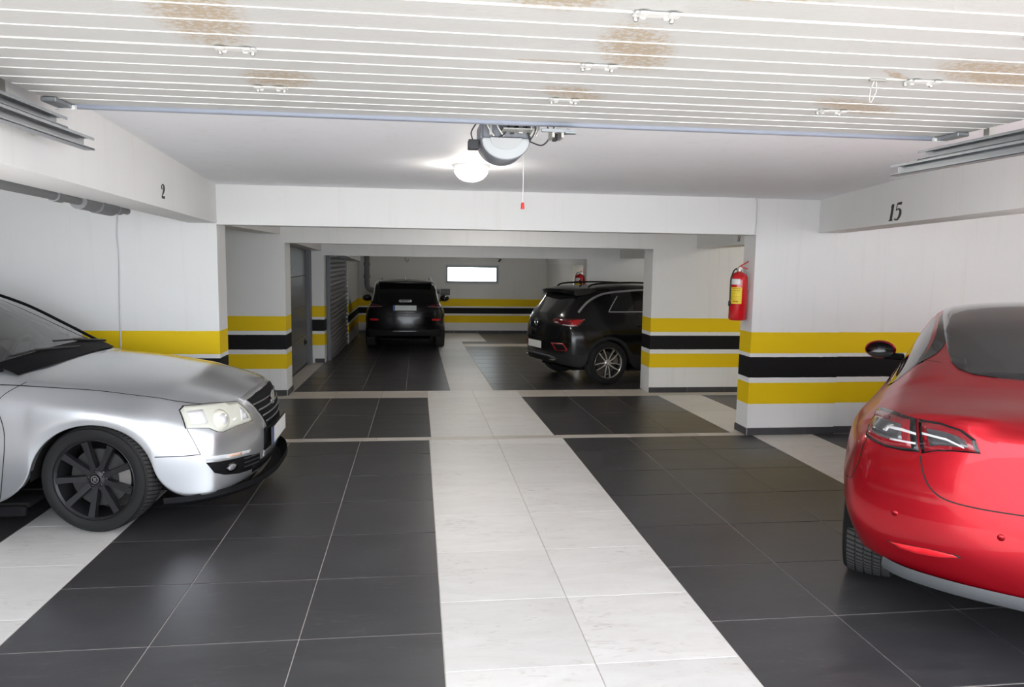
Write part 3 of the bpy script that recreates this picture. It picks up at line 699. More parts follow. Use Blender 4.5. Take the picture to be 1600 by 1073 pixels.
for a, b, r in ((-0.62,-0.50,0.027),(0.34,0.44,0.030),(0.70,0.95,0.044),(0.98,1.28,0.050),(1.40,1.48,0.033)):
    bm = bmesh.new(); tube(bm, [base+dirb*a, base+dirb*b], r, 16); obj('coupling', bm, 'pipe_grey', bp, True)
bm = bmesh.new(); tube(bm, curve_pts([(-2.735,7.092,2.28),(-2.742,7.092,2.06),(-2.752,7.092,1.9),(-2.742,7.092,1.7),(-2.755,7.092,1.2),(-2.76,7.092,0.5)],6), 0.007, 6)
tag(obj('wall_cable', bm, 'cable_white', None, True), 'thin white cable running down the wall behind the silver sedan', 'cable')
bm = bmesh.new(); tube(bm, curve_pts([(3.155,7.08,2.362),(3.170,7.078,2.35),(3.176,7.078,2.25),(3.172,7.078,2.03),(3.155,7.078,2.006)],6), 0.006, 6)
tag(obj('wall_cable', bm, 'cable_white', None, True), 'white cable at the end of the near cross beam above the extinguisher', 'cable')
# small junction at the rear beam and a sensor by the window
bm = bmesh.new(); lathe(bm, [(0,-0.03),(0.02,-0.03),(0.028,-0.012),(0.03,0.0),(0,0.0)], 14, 'Z', (2.09,20.12,1.74)); tube(bm, [(2.09,20.12,1.72),(2.05,20.05,1.68)], 0.018, 8)
tag(obj('ceiling_sensor', bm, 'black_plastic', None, True), 'tiny black sensor above the right end of the window', 'sensor')
bm = bmesh.new(); tube(bm, curve_pts([(-0.42,20.2,1.74),(-0.42,20.15,1.68),(-0.36,20.15,1.64),(-0.34,20.2,1.70)],5), 0.012, 6)
tag(obj('wall_hook', bm, 'dull_metal', None, True), 'small bent hook on the back wall above the black crossover by the window', 'hook')

# ------------------------------------------------------------------ car engine
def paint(name, color, rough=0.3, metal=0.0, coat=1.0, flake=0.0):
    m = principled(name, color, rough, metal, coat=coat, coat_rough=0.03); k = NT(m)
    if flake:
        g = k.n('ShaderNodeTexCoord'); n = k.noise(g.outputs['Object'], 900.0, 1)
        k.l(k.mix(k.math('MULTIPLY', n, flake), color, tuple(min(1, c*1.5) for c in color)), k.b.inputs['Base Color'])
    return m
paint('silver_paint', (0.46,0.47,0.49), 0.28, 0.72, 1.0, 0.25)
paint('red_paint', (0.40,0.003,0.012), 0.32, 0.72, 0.45, 0.2)
paint('black_paint', (0.0035,0.0035,0.0045), 0.20, 0.0, 0.12)
principled('black_trim', (0.006,0.006,0.007), 0.65, spec=0.12)
principled('gloss_black', (0.006,0.006,0.007), 0.08)
principled('cladding', (0.018,0.018,0.019), 0.65, spec=0.25)
principled('valance_grey', (0.055,0.058,0.062), 0.55)
principled('seam', (0.006,0.006,0.006), 0.7)
principled('satin_silver', (0.55,0.55,0.56), 0.3, metal=0.8)
principled('dark_alloy', (0.016,0.016,0.018), 0.42, metal=0.2)
principled('silver_alloy', (0.62,0.60,0.58), 0.25, metal=0.9)
principled('brake_steel', (0.32,0.31,0.30), 0.35, metal=0.9)
principled('brake_dark', (0.05,0.05,0.05), 0.5, metal=0.6)
principled('plate_white', (0.78,0.79,0.77), 0.45)
principled('plate_blue', (0.02,0.08,0.45), 0.45)
principled('interior', (0.030,0.032,0.036), 0.7)
principled('tail_red', (0.42,0.006,0.012), 0.12, coat=1.0)
principled('tail_dark_red', (0.10,0.004,0.008), 0.10, coat=1.0)
principled('reflector_red', (0.75,0.02,0.03), 0.25)
principled('amber', (0.85,0.32,0.10), 0.25)
principled('lamp_lens', (0.66,0.66,0.58), 0.16, coat=1.0)
principled('lamp_inner', (0.78,0.76,0.66), 0.35)
principled('clear_lens', (0.75,0.75,0.76), 0.12, coat=1.0)
principled('underbody', (0.012,0.012,0.012), 0.9, spec=0.1)
glass_mat('car_glass', (0.62,0.68,0.65), 0.0, 1.85)
principled('dark_glass', (0.010,0.011,0.012), 0.05, coat=0.4)
glass_mat('tint_glass', (0.10,0.105,0.105), 0.0, 1.5)

def tread_mat():
    m = principled('tyre_tread', (0.060,0.058,0.056), 0.75, spec=0.2); k = NT(m)
    tc = k.n('ShaderNodeTexCoord'); sp = k.n('ShaderNodeSeparateXYZ'); k.l(tc.outputs['Object'], sp.inputs[0])
    an = k.math('ARCTAN2', sp.outputs['Z'], sp.outputs['X'])
    w = k.math('SINE', k.math('ADD', k.math('MULTIPLY', an, 75.0), k.math('MULTIPLY', sp.outputs['Y'], 60.0)))
    gv = k.math('GREATER_THAN', w, 0.45); k.l(k.mix(gv, (0.062,0.060,0.058), (0.014,0.014,0.014)), k.b.inputs['Base Color'])
    k.bump(gv, -0.8, 0.004)
tread_mat()

class Car:
    def __init__(self, name, label, loc, rz, scale, spec, group='parked cars'):
        self.root = empty(name, loc, rz, scale); tag(self.root, label, 'car', group)
        self.sp = spec; self.build()
    def rows(self, x):
        s = self.sp; g = lambda k: interp(s[k], x)
        zb = g('zb'); zm = g('zm'); arch = False
        for ax in s['axles']:
            d = abs(x-ax); R = s['arch']
            if d < R + 1e-4:
                za = s['axz'] + math.sqrt(max(0, R*R - d*d))
                if za > zb: zb = za; arch = True
        zsh, zbt = g('zsh'), g('zbt')
        zm = max(zm, zb + (zsh-zb)*0.45)
        yl, ym, ysh, ybt = g('yl'), g('ym'), g('ysh'), g('ybt')
        if arch: yl = max(yl, ym - 0.012) + s.get('flare', 0.008)
        yr, zr, zc = g('yr'), g('zr'), g('zc')
        lip = 0.05
        return [Vector((x, yl-lip, zb)), Vector((x, yl, zb)), Vector((x, yl+(ym-yl)*0.75, zb+(zm-zb)*0.5)), Vector((x, ym, zm)),
                Vector((x, ym+(ysh-ym)*0.35, zm+(zsh-zm)*0.55)), Vector((x, ysh, zsh)), Vector((x, ybt, zbt)), Vector((x, yr, zr)),
                Vector((x, yr*0.54, zr+(zc-zr)*0.78)), Vector((x, 0, zc))]
    def build(self):
        s = self.sp; cols = s['cols']; n = len(cols)
        bm = bmesh.new(); NR = 10
        G = [self.rows(x) for x in cols]
        for key, i in (('rear', 0), ('front', n-1)):
            e = s[key]
            if 'corner' in e:
                for r, (cx, cy, cz) in e['corner'].items(): G[i][r] = Vector((cx, cy, cz))
        ends = {}
        for key, i in (('rear', 0), ('front', n-1)):
            e = s[key]; E = []
            for r in range(7):
                p0 = G[i][r]; xc, zc = e['rows'][r]; line = [p0]
                for j in (1, 2, 3):
                    fx, fy = e['plan'][j-1]
                    line.append(Vector((p0.x + (xc-p0.x)*fx, p0.y*fy, p0.z + (zc-p0.z)*fx)))
                E.append(line)
            for j in (1, 2, 3): G[i][6+j] = E[6][j]
            ends[key] = E
        groups = ['body']
        def gi(nm):
            if nm not in groups: groups.append(nm)
            return groups.index(nm)
        crease_rows = s.get('crease', {}); CE = []
        for side in (1, -1):
            f_ = lambda v: bm.verts.new((v.x, v.y*side, v.z))
            V = [[(f_(G[i][r])) for r in range(NR)] for i in range(n)]
            for i in range(n-1):
                for r in range(NR-1):
                    q = (V[i][r], V[i+1][r], V[i+1][r+1], V[i][r+1])
                    f = bm.faces.new(q if side < 0 else q[::-1]); f.material_index = gi(s['groups'](0.5*(cols[i]+cols[i+1]), r, i))
                for r, c in crease_rows.items():
                    if callable(c): c = c(0.5*(cols[i]+cols[i+1]))
                    if c: CE.append((V[i][r], V[i+1][r], c))
            for key, i in (('rear', 0), ('front', n-1)):
                E = ends[key]
                W = [[V[i][r]] + [f_(E[r][j]) for j in (1,2,3)] for r in range(6)] + [[V[i][6+j] for j in range(4)]]
                for r in range(6):
                    for j in range(3):
                        q = (W[r][j], W[r][j+1], W[r+1][j+1], W[r+1][j])
                        if (key == 'front') != (side < 0): q = q[::-1]
                        f = bm.faces.new(q); f.material_index = gi(s['end_groups'](key, r, j))
                for r, c in s[key].get('crease', {}).items():
                    for j in range(3): CE.append((W[r][j], W[r][j+1], c))
        bmesh.ops.remove_doubles(bm, verts=[v for v in bm.verts if abs(v.co.y) < 1e-5], dist=1e-4)
        cl = bm.edges.layers.float.get('crease_edge') or bm.edges.layers.float.new('crease_edge')
        for a, b, c in CE:
            if a.is_valid and b.is_valid:
                e = bm.edges.get((a, b))
                if e: e[cl] = c
        bm.normal_update()
        me = bpy.data.meshes.new('cage'); bm.to_mesh(me); bm.free()
        for g in groups: me.materials.append(M(s['mats'][g]))
        ob = bpy.data.objects.new('cage', me); col.objects.link(ob)
        md = ob.modifiers.new('s', 'SUBSURF'); md.levels = md.render_levels = s.get('levels', 3)
        dg = bpy.context.evaluated_depsgraph_get(); dg.update()
        fin = bpy.data.meshes.new_from_object(ob.evaluated_get(dg))
        bpy.data.objects.remove(ob); bpy.data.meshes.remove(me)
        bm = bmesh.new(); bm.from_mesh(fin)
        self.bvh = BVHTree.FromBMesh(bm)
        # split into parts by group and, for glass, by connected island
        for gidx, g in enumerate(groups):
            faces = [f for f in bm.faces if f.material_index == gidx]
            if not faces: continue
            islands = []
            if g == 'body' or g in s.get('joined', ()): islands = [faces]
            else:
                todo = set(faces)
                while todo:
                    st = [todo.pop()]; isl = []
                    while st:
                        f = st.pop(); isl.append(f)
                        for e in f.edges:
                            for h in e.link_faces:
                                if h in todo: todo.remove(h); st.append(h)
                    islands.append(isl)
            for isl in islands:
                vm = {}; vl = []; fl = []
                for f in isl:
                    ids = []
                    for v in f.verts:
                        if v.index not in vm: vm[v.index] = len(vl); vl.append(tuple(v.co))
                        ids.append(vm[v.index])
                    fl.append(ids)
                m2 = bpy.data.meshes.new(g); m2.from_pydata(vl, [], fl); m2.materials.append(M(s['mats'][g]))
                for p in m2.polygons: p.use_smooth = True
                o = bpy.data.objects.new(g, m2); col.objects.link(o); o.parent = self.root
                if g == 'body': self.body = o
        bm.free(); bpy.data.meshes.remove(fin)
    # ---- shapes that follow the body surface
    FR = {'left': ((1,0,0),(0,0,1),(0,-1,0)), 'right': ((1,0,0),(0,0,1),(0,1,0)), 'front': ((0,1,0),(0,0,1),(-1,0,0)), 'rear': ((0,1,0),(0,0,1),(1,0,0)), 'top': ((1,0,0),(0,1,0),(0,0,-1))}
    def frame(self, fr):
        if isinstance(fr, str): return [Vector(v) for v in self.FR[fr]]
        ang, side = fr[0], fr[1]            # oblique frame: direction turned in plan by ang from the car's end
        d = Vector((-math.cos(ang)*(fr[2] if len(fr) > 2 else 1), -math.sin(ang)*side, 0))
        u = Vector((0,0,1)).cross(d); return [u, Vector((0,0,1)), d]
    def hit(self, p2, fr, off):
        u, v, d = self.frame(fr); o = u*p2[0] + v*p2[1] - d*6.0
        loc, nor, idx, dist = self.bvh.ray_cast(o, d, 12.0)
        if loc is None:
            loc, nor, idx, dist = self.bvh.find_nearest(u*p2[0] + v*p2[1] - d*0.9)
        if nor.dot(d) > 0: nor = -nor
        return loc + nor*off, nor
    def decal(self, name, pts, fr, mat, off=0.004, parent=None, res=0.03, back=0.012, smooth_outline=False, label=None, mirror=False):
        outs = []
        for side in ((1, -1) if mirror else (1,)):
            P = [Vector((p[0], p[1], 0)) for p in pts]
            if smooth_outline: P = curve_pts(P + [P[0]], 5)[:-1]
            bm = bmesh.new(); bm.faces.new([bm.verts.new(p) for p in P])
            xs_ = [p.x for p in P]; ys_ = [p.y for p in P]
            for ax, lo, hi in ((0, min(xs_), max(xs_)), (1, min(ys_), max(ys_))):
                t = lo + res
                while t < hi - res*0.3:
                    co = Vector((t,0,0)) if ax == 0 else Vector((0,t,0)); no = Vector((1,0,0)) if ax == 0 else Vector((0,1,0))
                    bmesh.ops.bisect_plane(bm, geom=bm.verts[:]+bm.edges[:]+bm.faces[:], plane_co=co, plane_no=no, dist=1e-6); t += res
            bd = [e for e in bm.edges if e.is_boundary]
            nors = {}
            for v in bm.verts:
                p, nn = self.hit((v.co.x, v.co.y), fr, off); nors[v] = nn; v.co = p
            for f in bm.faces: f.smooth = True
            if back:
                nv = {}
                for e in bd:
                    for v in e.verts:
                        if v not in nv: nv[v] = bm.verts.new(v.co - nors[v]*back)
                    a, b = e.verts; bm.faces.new((a, b, nv[b], nv[a]))
            if side < 0:
                for v in bm.verts: v.co.y = -v.co.y
            bmesh.ops.recalc_face_normals(bm, faces=bm.faces[:])
            for f in bm.faces:
                pass
            me = bpy.data.meshes.new(name); bm.to_mesh(me); bm.free()
            o = link(name, me, mat, parent if (parent is not None and side > 0) else (parent if parent is not None else self.root))
            if label: o['label'] = label
            outs.append(o)
        return outs if mirror else outs[0]
    def decal3(self, name, pts, fr, mat, off=0.004, parent=None, label=None, res=0.03):
        u, v, d = self.frame(fr)
        return self.decal(name, [(Vector(p).dot(u), Vector(p).dot(v)) for p in pts], fr, mat, off, parent, res, label=label)
    def seam(self, name, pts, fr, w=0.005, mat='seam', off=0.0012, mirror=True, n=6, curve=True, parent=None):
        P = [Vector((p[0], p[1], 0)) for p in pts]
        P = curve_pts(P, n) if curve and len(P) > 2 else [P[0] + (P[1]-P[0])*i/12 for i in range(13)] if len(P) == 2 else [P[k] + (P[k+1]-P[k])*i/8 for k in range(len(P)-1) for i in range(8)] + [P[-1]]
        for side in ((1, -1) if mirror else (1,)):
            bm = bmesh.new(); prev = None
            for i, p in enumerate(P):
                t = (P[min(i+1, len(P)-1)] - P[max(i-1, 0)]); t.normalize(); nn = Vector((-t.y, t.x, 0))
                a, _ = self.hit((p + nn*w/2).xy, fr, off); b, _ = self.hit((p - nn*w/2).xy, fr, off)
                if side < 0: a.y = -a.y; b.y = -b.y
                va, vb = bm.verts.new(a), bm.verts.new(b)
                if prev: bm.faces.new((prev[0], va, vb, prev[1])).smooth = True
                prev = (va, vb)
            me = bpy.data.meshes.new(name); bm.to_mesh(me); bm.free(); link(name, me, mat, parent or self.root)
    def part(self, name, bm, mat, smooth=False, sharp=None, parent=None):
        return obj(name, bm, mat, parent or self.root, smooth, sharp)
    # ---- wheel
    def wheel(self, x, y, R, W, Rr, style, mat, steer=0.0):
        """y>0: left wheel; tyre outer face at |y|"""
        s = 1 if y > 0 else -1
        w = bpy.data.objects.new('wheel', None)
        bm = bmesh.new()
        rimf = Rr
        # barrel and lip (outer face at +Y)
        lathe(bm, [(rimf*1.0,0.0),(rimf*1.02,-0.004),(rimf*0.985,-0.012),(rimf*0.955,-0.02),(rimf*0.93,-0.06),(rimf*0.90,-0.15),(rimf*0.97,-W+0.01)], 56, 'Y')
        n, rh = (9, 0.058) if style == 'nine' else (10, 0.050)
        for k in range(n):
            if style == 'ten': a = 2*PI*(k//2)/5 + (0.20 if k % 2 else -0.20)
            else: a = 2*PI*k/n
            a0 = a if style != 'ten' else 2*PI*(k//2)/5 + (0.34 if k % 2 else -0.34)*1.0
            prof = [(rh*0.75, 0.040 if style == 'nine' else 0.026, -0.030), (rimf*0.55, 0.036 if style == 'nine' else 0.020, -0.022), (rimf*0.95, 0.046 if style == 'nine' else 0.024, -0.010)]
            rings = []
            for q, (r, wd, yo) in enumerate(prof):
                aa = a0 + (a-a0)*q/2; c, sn = math.cos(aa), math.sin(aa); ctr = Vector((r*c, yo, r*sn)); t = Vector((-sn, 0, c))
                rings.append([bm.verts.new(ctr + t*wd/2*f1 + Vector((0,o1,0))) for f1, o1 in ((-1.0,-0.030),(-0.86,0.0),(0.86,0.0),(1.0,-0.030))])
            for A, B in zip(rings[:-1], rings[1:]):
                for q in range(4): bm.faces.new((A[q], A[(q+1)%4], B[(q+1)%4], B[q]))
        lathe(bm, [(0,-0.022),(rh*0.62,-0.022),(rh*0.80,-0.028),(rh*1.15,-0.034),(rh*1.2,-0.07)], 28, 'Y')
        rim = obj('wheel', bm, mat, self.root, True, 32)
        rim.location = (x, y, R); rim.rotation_euler = (0, random.uniform(0, 0.3) if style != 'nine' else 0.05, (0 if s > 0 else PI) + steer)
        bpy.data.objects.remove(w)
        # tyre
        bm = bmesh.new(); h = R - rimf; m_ = -W
        sw = [(rimf*0.99,-0.012),(rimf*1.02,0.0),(rimf+h*0.22,0.006),(rimf+h*0.50,0.009),(rimf+h*0.78,0.003),(R-0.016,-0.008),(R-0.006,-0.017)]
        lathe(bm, sw, 72, 'Y'); 
        lathe(bm, [(r, m_-yy) for r, yy in sw], 72, 'Y')
        tr = [(R-0.006,-0.017)]
        nb = 5; bw = (W-0.034)/nb
        for b in range(nb):
            y0 = -0.017 - b*bw; crown = lambda yy: R - 0.012*((yy+W/2)/(W/2))**2*0.7
            tr += [(crown(y0-0.004), y0-0.003), (crown(y0-bw+0.004), y0-bw+0.003)]
            if b < nb-1: tr += [(crown(y0-bw)-0.008, y0-bw+0.002), (crown(y0-bw)-0.008, y0-bw-0.002)]
        tr.append((R-0.006, m_+0.017)); lathe(bm, tr, 72, 'Y', mi=1)
        bmesh.ops.remove_doubles(bm, verts=bm.verts[:], dist=1e-5)
        ty = obj('tyre', bm, ['rubber','tyre_tread'], rim, True, 30)
        bm = bmesh.new(); lathe(bm, [(0.05,-0.075),(rimf*0.72,-0.075),(rimf*0.72,-0.097),(0.05,-0.097)], 40, 'Y'); lathe(bm, [(0,-0.05),(0.07,-0.05),(0.075,-0.09)], 24, 'Y'); obj('brake_disc', bm, 'brake_dark', rim, True, 35)
        bm = bmesh.new()
        for q in range(7):
            a = math.radians(-22 + q*44/6)*1.0; 
            if q < 6:
                a2 = math.radians(-22 + (q+1)*44/6); r0, r1 = rimf*0.52, rimf*0.82
                vsx = [bm.verts.new((r*math.cos(t_), yy, r*math.sin(t_))) for yy in (-0.055,-0.115) for r, t_ in ((r0,a),(r1,a),(r1,a2),(r0,a2))]
                for f in ((0,1,2,3),(7,6,5,4),(0,4,5,1),(1,5,6,2),(2,6,7,3),(3,7,4,0)): bm.faces.new([vsx[i] for i in f])
        bmesh.ops.remove_doubles(bm, verts=bm.verts[:], dist=1e-5)
        cal = obj('brake_caliper', bm, 'brake_steel', rim)
        if s < 0: cal.rotation_euler = (0, PI, 0)
        bm = bmesh.new(); lathe(bm, [(0,-0.016),(0.028,-0.017),(0.031,-0.022)], 24, 'Y'); obj('center_cap', bm, 'gloss_black' if style == 'nine' else 'silver_alloy', rim, True)
        if style == 'nine':
            bm = bmesh.new()
            for k in range(18):
                a = 2*PI*k/18; p = Vector((0.021*math.cos(a), -0.0155, 0.021*math.sin(a))); box(bm, p.x-0.0022, p.x+0.0022, p.y, p.y+0.0012, p.z-0.0022, p.z+0.0022)
            for zz in (-0.008, 0.0, 0.008): box(bm, -0.010, 0.010, -0.0155, -0.0143, zz-0.0018, zz+0.0018)
            obj('cap_emblem', bm, 'satin_silver', rim)['kind'] = 'stuff'
        for k in range(5):
            a = 2*PI*k/5 + 0.3; bm = bmesh.new(); c = (0.046*math.cos(a), 0, 0.046*math.sin(a))
            lathe(bm, [(0,-0.024),(0.008,-0.024),(0.0095,-0.034)], 6, 'Y', c); obj('wheel_bolt', bm, 'gloss_black' if style == 'nine' else 'dull_metal', rim)
        # dark liner inside the arch
        return rim
    def liner(self, x, y_out, R, depth, zc):
        for s in (1, -1):
            bm = bmesh.new(); n = 16; prev = None
            for i in range(n+1):
                a = PI*i/n; px, pz = x + R*math.cos(a), zc + R*math.sin(a)
                p = (bm.verts.new((px, s*y_out, pz)), bm.verts.new((px, s*(y_out-depth), pz)))
                if prev: bm.faces.new((prev[0], p[0], p[1], prev[1]))
                prev = p
            c = bm.verts.new((x, s*(y_out-depth), zc)); inner = [v for v in bm.verts if abs(v.co.y - s*(y_out-depth)) < 1e-6 and v is not c]
            for a, b in zip(inner[:-1], inner[1:]): bm.faces.new((a, b, c))
            obj('wheel_arch_liner', bm, 'underbody', self.root)
    def pan(self, x0, x1, hw, z):
        bm = bmesh.new(); box(bm, x0, x1, -hw, hw, z, z+0.03); obj('underbody_panel', bm, 'underbody', self.root)

def shrink3(pts, f, fz_=None):
    c = sum((Vector(p) for p in pts), Vector())/len(pts); fz_ = f if fz_ is None else fz_
    return [(c.x+(p[0]-c.x)*f, c.y+(p[1]-c.y)*f, c.z+(p[2]-c.z)*fz_) for p in pts]
def plate(car, p, w, h, normal_yaw, tilt, n_left_blue=True, blank=True, name='licence_plate'):
    """flat plate in the yz plane facing +x before rotation"""
    bm = bmesh.new(); box(bm, -0.004, 0.004, -w/2, w/2, -h/2, h/2, 0.0015)
    o = obj(name, bm, 'plate_white', car.root); o.location = p; o.rotation_euler = (0, tilt, normal_yaw)
    if n_left_blue:
        bm = bmesh.new(); s = 1
        box(bm, 0.0035, 0.0052, -w/2, -w/2+0.042, -h/2, h/2); obj('country_band', bm, 'plate_blue', o)
    bm = bmesh.new(); ringpts = 0.006
    for a in ((-w/2-ringpts, w/2+ringpts, h/2, h/2+ringpts), (-w/2-ringpts, w/2+ringpts, -h/2-ringpts, -h/2), (-w/2-ringpts, -w/2, -h/2, h/2), (w/2, w/2+ringpts, -h/2, h/2)):
        box(bm, -0.006, 0.005, a[0], a[1], a[2], a[3])
    obj('plate_holder', bm, 'black_plastic', o)
    return o

# ------------------------------------------------------------------ silver sedan (front axle at local x = 0)
def arc_cols(ax, R): return [ax-R, ax-R*0.94, ax-R*0.76, ax-R*0.45, ax, ax+R*0.45, ax+R*0.76, ax+R*0.94, ax+R]
SA = 0.352
silver = dict(
    axles=(0.0, -2.71), arch=SA, axz=0.325, flare=0.006,
    cols=[-3.62,-3.40] + arc_cols(-2.71, SA) + [-2.1,-1.78,-1.58,-1.30,-1.02,-0.78,-0.52] + [-SA,-SA*0.94,-SA*0.76,-SA*0.45,0.0,SA*0.45,SA*0.76,SA*0.94,SA] + [0.46,0.60,0.70],
    zb=[(-3.7,0.28),(-3.2,0.22),(-0.4,0.175),(0.36,0.20),(0.75,0.215)],
    zm=[(-3.7,0.52),(-2.5,0.50),(0.35,0.50),(0.75,0.46)],
    zsh=[(-3.7,0.86),(-2.7,0.86),(-1.5,0.83),(-0.4,0.80),(0.0,0.775),(0.36,0.725),(0.60,0.655),(0.75,0.61)],
    zbt=[(-3.7,1.00),(-2.7,0.985),(-1.5,0.955),(-0.8,0.935),(-0.4,0.905),(0.0,0.865),(0.36,0.800),(0.60,0.735),(0.75,0.69)],
    yl=[(-3.7,0.76),(-3.3,0.83),(-2.7,0.865),(-0.4,0.865),(0.36,0.865),(0.60,0.845),(0.75,0.80)],
    ym=[(-3.7,0.79),(-3.3,0.87),(-2.7,0.905),(-0.4,0.90),(0.0,0.90),(0.36,0.885),(0.60,0.835),(0.75,0.78)],
    ysh=[(-3.7,0.76),(-3.3,0.86),(-2.7,0.90),(-0.4,0.885),(0.0,0.875),(0.36,0.840),(0.60,0.785),(0.75,0.735)],
    ybt=[(-3.7,0.68),(-3.3,0.76),(-2.7,0.80),(-1.5,0.82),(-0.6,0.815),(-0.4,0.80),(0.0,0.775),(0.36,0.745),(0.60,0.70),(0.75,0.655)],
    yr=[(-3.7,0.60),(-3.2,0.66),(-2.9,0.62),(-2.3,0.57),(-1.6,0.575),(-1.02,0.615),(-0.78,0.675),(-0.52,0.735),(-0.40,0.70),(0.0,0.63),(0.36,0.585),(0.75,0.50)],
    zr=[(-3.7,1.02),(-3.2,1.04),(-2.9,1.13),(-2.3,1.35),(-1.6,1.405),(-1.30,1.375),(-1.02,1.265),(-0.78,1.12),(-0.52,0.965),(-0.40,0.925),(0.0,0.895),(0.36,0.84),(0.75,0.745)],
    zc=[(-3.7,1.05),(-3.2,1.07),(-2.9,1.17),(-2.3,1.43),(-1.6,1.475),(-1.30,1.445),(-1.02,1.33),(-0.78,1.18),(-0.52,1.02),(-0.40,0.975),(0.0,0.945),(0.36,0.89),(0.75,0.785)],
    front=dict(rows=[(0.83,0.195),(0.86,0.20),(0.895,0.30),(0.905,0.44),(0.900,0.58),(0.865,0.69),(0.810,0.762)], plan=[(0.52,0.72),(0.88,0.38),(1.0,0.0)]),
    rear=dict(rows=[(-3.74,0.30),(-3.78,0.30),(-3.82,0.42),(-3.83,0.56),(-3.82,0.75),(-3.80,0.90),(-3.74,1.04)], plan=[(0.5,0.72),(0.88,0.38),(1.0,0.0)]),
    crease={1: 0.9, 0: 0.9, 5: 0.15, 6: lambda x: 0.35 if x > -0.5 else 0.2},
    mats=dict(body='silver_paint', windscreen='car_glass', side_window='car_glass', rear_window='car_glass', sill='black_trim'),
    levels=3)
def silver_groups(x, r, i):
    if r in (7, 8) and -1.30 < x < -0.52: return 'windscreen'
    if r in (7, 8) and -2.9 < x < -2.35: return 'rear_window'
    if r == 6 and (-1.60 < x < -0.78 or -2.36 < x < -1.78): return 'side_window'
    return 'body'
silver['groups'] = silver_groups; silver['end_groups'] = lambda k, r, j: 'body'
sed = Car('sedan_car', 'silver sedan with black wheels parked on the left', (-2.105+0.0, 4.76+0.905*1.04, 0.0), math.radians(0.5), 1.04, silver)
for y in (-0.875, 0.875):
    sed.wheel(0.0, y, 0.328, 0.225, 0.243, 'nine', 'dark_alloy', math.radians(-9)); sed.wheel(-2.71, y, 0.328, 0.225, 0.243, 'nine', 'dark_alloy')
sed.liner(0.0, 0.875, SA-0.004, 0.33, 0.325); sed.liner(-2.71, 0.875, SA-0.004, 0.33, 0.325)
sed.pan(-3.5, 0.80, 0.58, 0.17); sed.pan(-2.30, -0.38, 0.83, 0.16)
principled('amber_soft', (0.85,0.55,0.40), 0.25); principled('lens_grey', (0.25,0.25,0.26), 0.1, coat=1.0); principled('bar_grey', (0.22,0.22,0.23), 0.35, metal=0.6)
# headlights
def sed_headlight(side):
    fr = (math.radians(52), side); S = lambda pts: [(x, y*-side, z) for x, y, z in pts]
    P = S([(0.475,-0.775,0.722),(0.49,-0.745,0.742),(0.625,-0.651,0.738),(0.745,-0.495,0.720),(0.79,-0.455,0.655),(0.825,-0.445,0.585),(0.767,-0.611,0.590),(0.733,-0.685,0.583),(0.705,-0.73,0.578),(0.68,-0.75,0.585),(0.64,-0.775,0.612),(0.57,-0.805,0.620),(0.523,-0.825,0.622)])
    sed.decal3('headlight_rim', shrink3(P, 1.035, 1.06), fr, 'seam', 0.0015)
    o = sed.decal3('headlight', P, fr, 'lamp_lens', 0.006, label='yellowed clear headlight', res=0.025)
    u, v, d = sed.frame(fr)
    def disc(nm, c, rx, rz, mat, off):
        c = Vector((c[0], c[1]*-side, c[2])); q = (c.dot(u), c.dot(v))
        return sed.decal(nm, [(q[0]+rx*math.cos(2*PI*k/22), q[1]+rz*math.sin(2*PI*k/22)) for k in range(22)], fr, mat, off, o, 0.03, 0.006)
    disc('reflector_bowl', (0.69,-0.70,0.648), 0.056, 0.058, 'lamp_inner', 0.0078)
    disc('projector', (0.70,-0.69,0.648), 0.030, 0.031, 'clear_lens', 0.0100)
    sed.decal3('indicator_cell', S([(0.52,-0.785,0.712),(0.60,-0.735,0.715),(0.615,-0.745,0.640),(0.545,-0.80,0.638)]), fr, 'clear_lens', 0.0075, parent=o)
    sed.decal3('indicator_cell', S([(0.765,-0.53,0.690),(0.785,-0.49,0.66),(0.805,-0.475,0.61),(0.775,-0.56,0.61)]), fr, 'clear_lens', 0.0075, parent=o)
    t = sed.decal3('turn_signal_strip', S([(0.616,-0.826,0.448),(0.716,-0.745,0.437),(0.824,-0.489,0.402),(0.824,-0.488,0.378),(0.716,-0.747,0.410),(0.629,-0.823,0.420)]), fr, 'clear_lens', 0.004)
    sed.decal3('bulb', S([(0.735,-0.71,0.428),(0.79,-0.60,0.414),(0.79,-0.60,0.396),(0.735,-0.71,0.412)]), fr, 'amber_soft', 0.0052, parent=t)
    g = sed.decal3('fog_lamp_recess', S([(0.628,-0.824,0.408),(0.716,-0.747,0.398),(0.80,-0.56,0.376),(0.850,-0.36,0.345),(0.853,-0.34,0.275),(0.815,-0.47,0.262),(0.77,-0.62,0.280),(0.714,-0.752,0.310),(0.67,-0.803,0.338)]), fr, 'black_trim', 0.003)
    c = Vector((0.745,-0.69*-side,0.342)); q = (c.dot(u), c.dot(v))
    fl = sed.decal('fog_lamp', [(q[0]+0.046*math.cos(2*PI*k/20), q[1]+0.030*math.sin(2*PI*k/20)) for k in range(20)], fr, 'gloss_black', 0.006, g, 0.03)
    sed.decal('fog_lens', [(q[0]+0.034*math.cos(2*PI*k/20), q[1]+0.020*math.sin(2*PI*k/20)) for k in range(20)], fr, 'lens_grey', 0.0075, g, 0.03)
    for k in range(3):
        z0 = 0.290 + k*0.028
        sed.decal3('grille_bar', S([(0.795,-0.57,z0+0.012),(0.848,-0.37,z0-0.004),(0.848,-0.37,z0+0.004),(0.795,-0.57,z0+0.020)]), fr, 'dark_plastic', 0.007, parent=g)
sed_headlight(-1); sed_headlight(1)
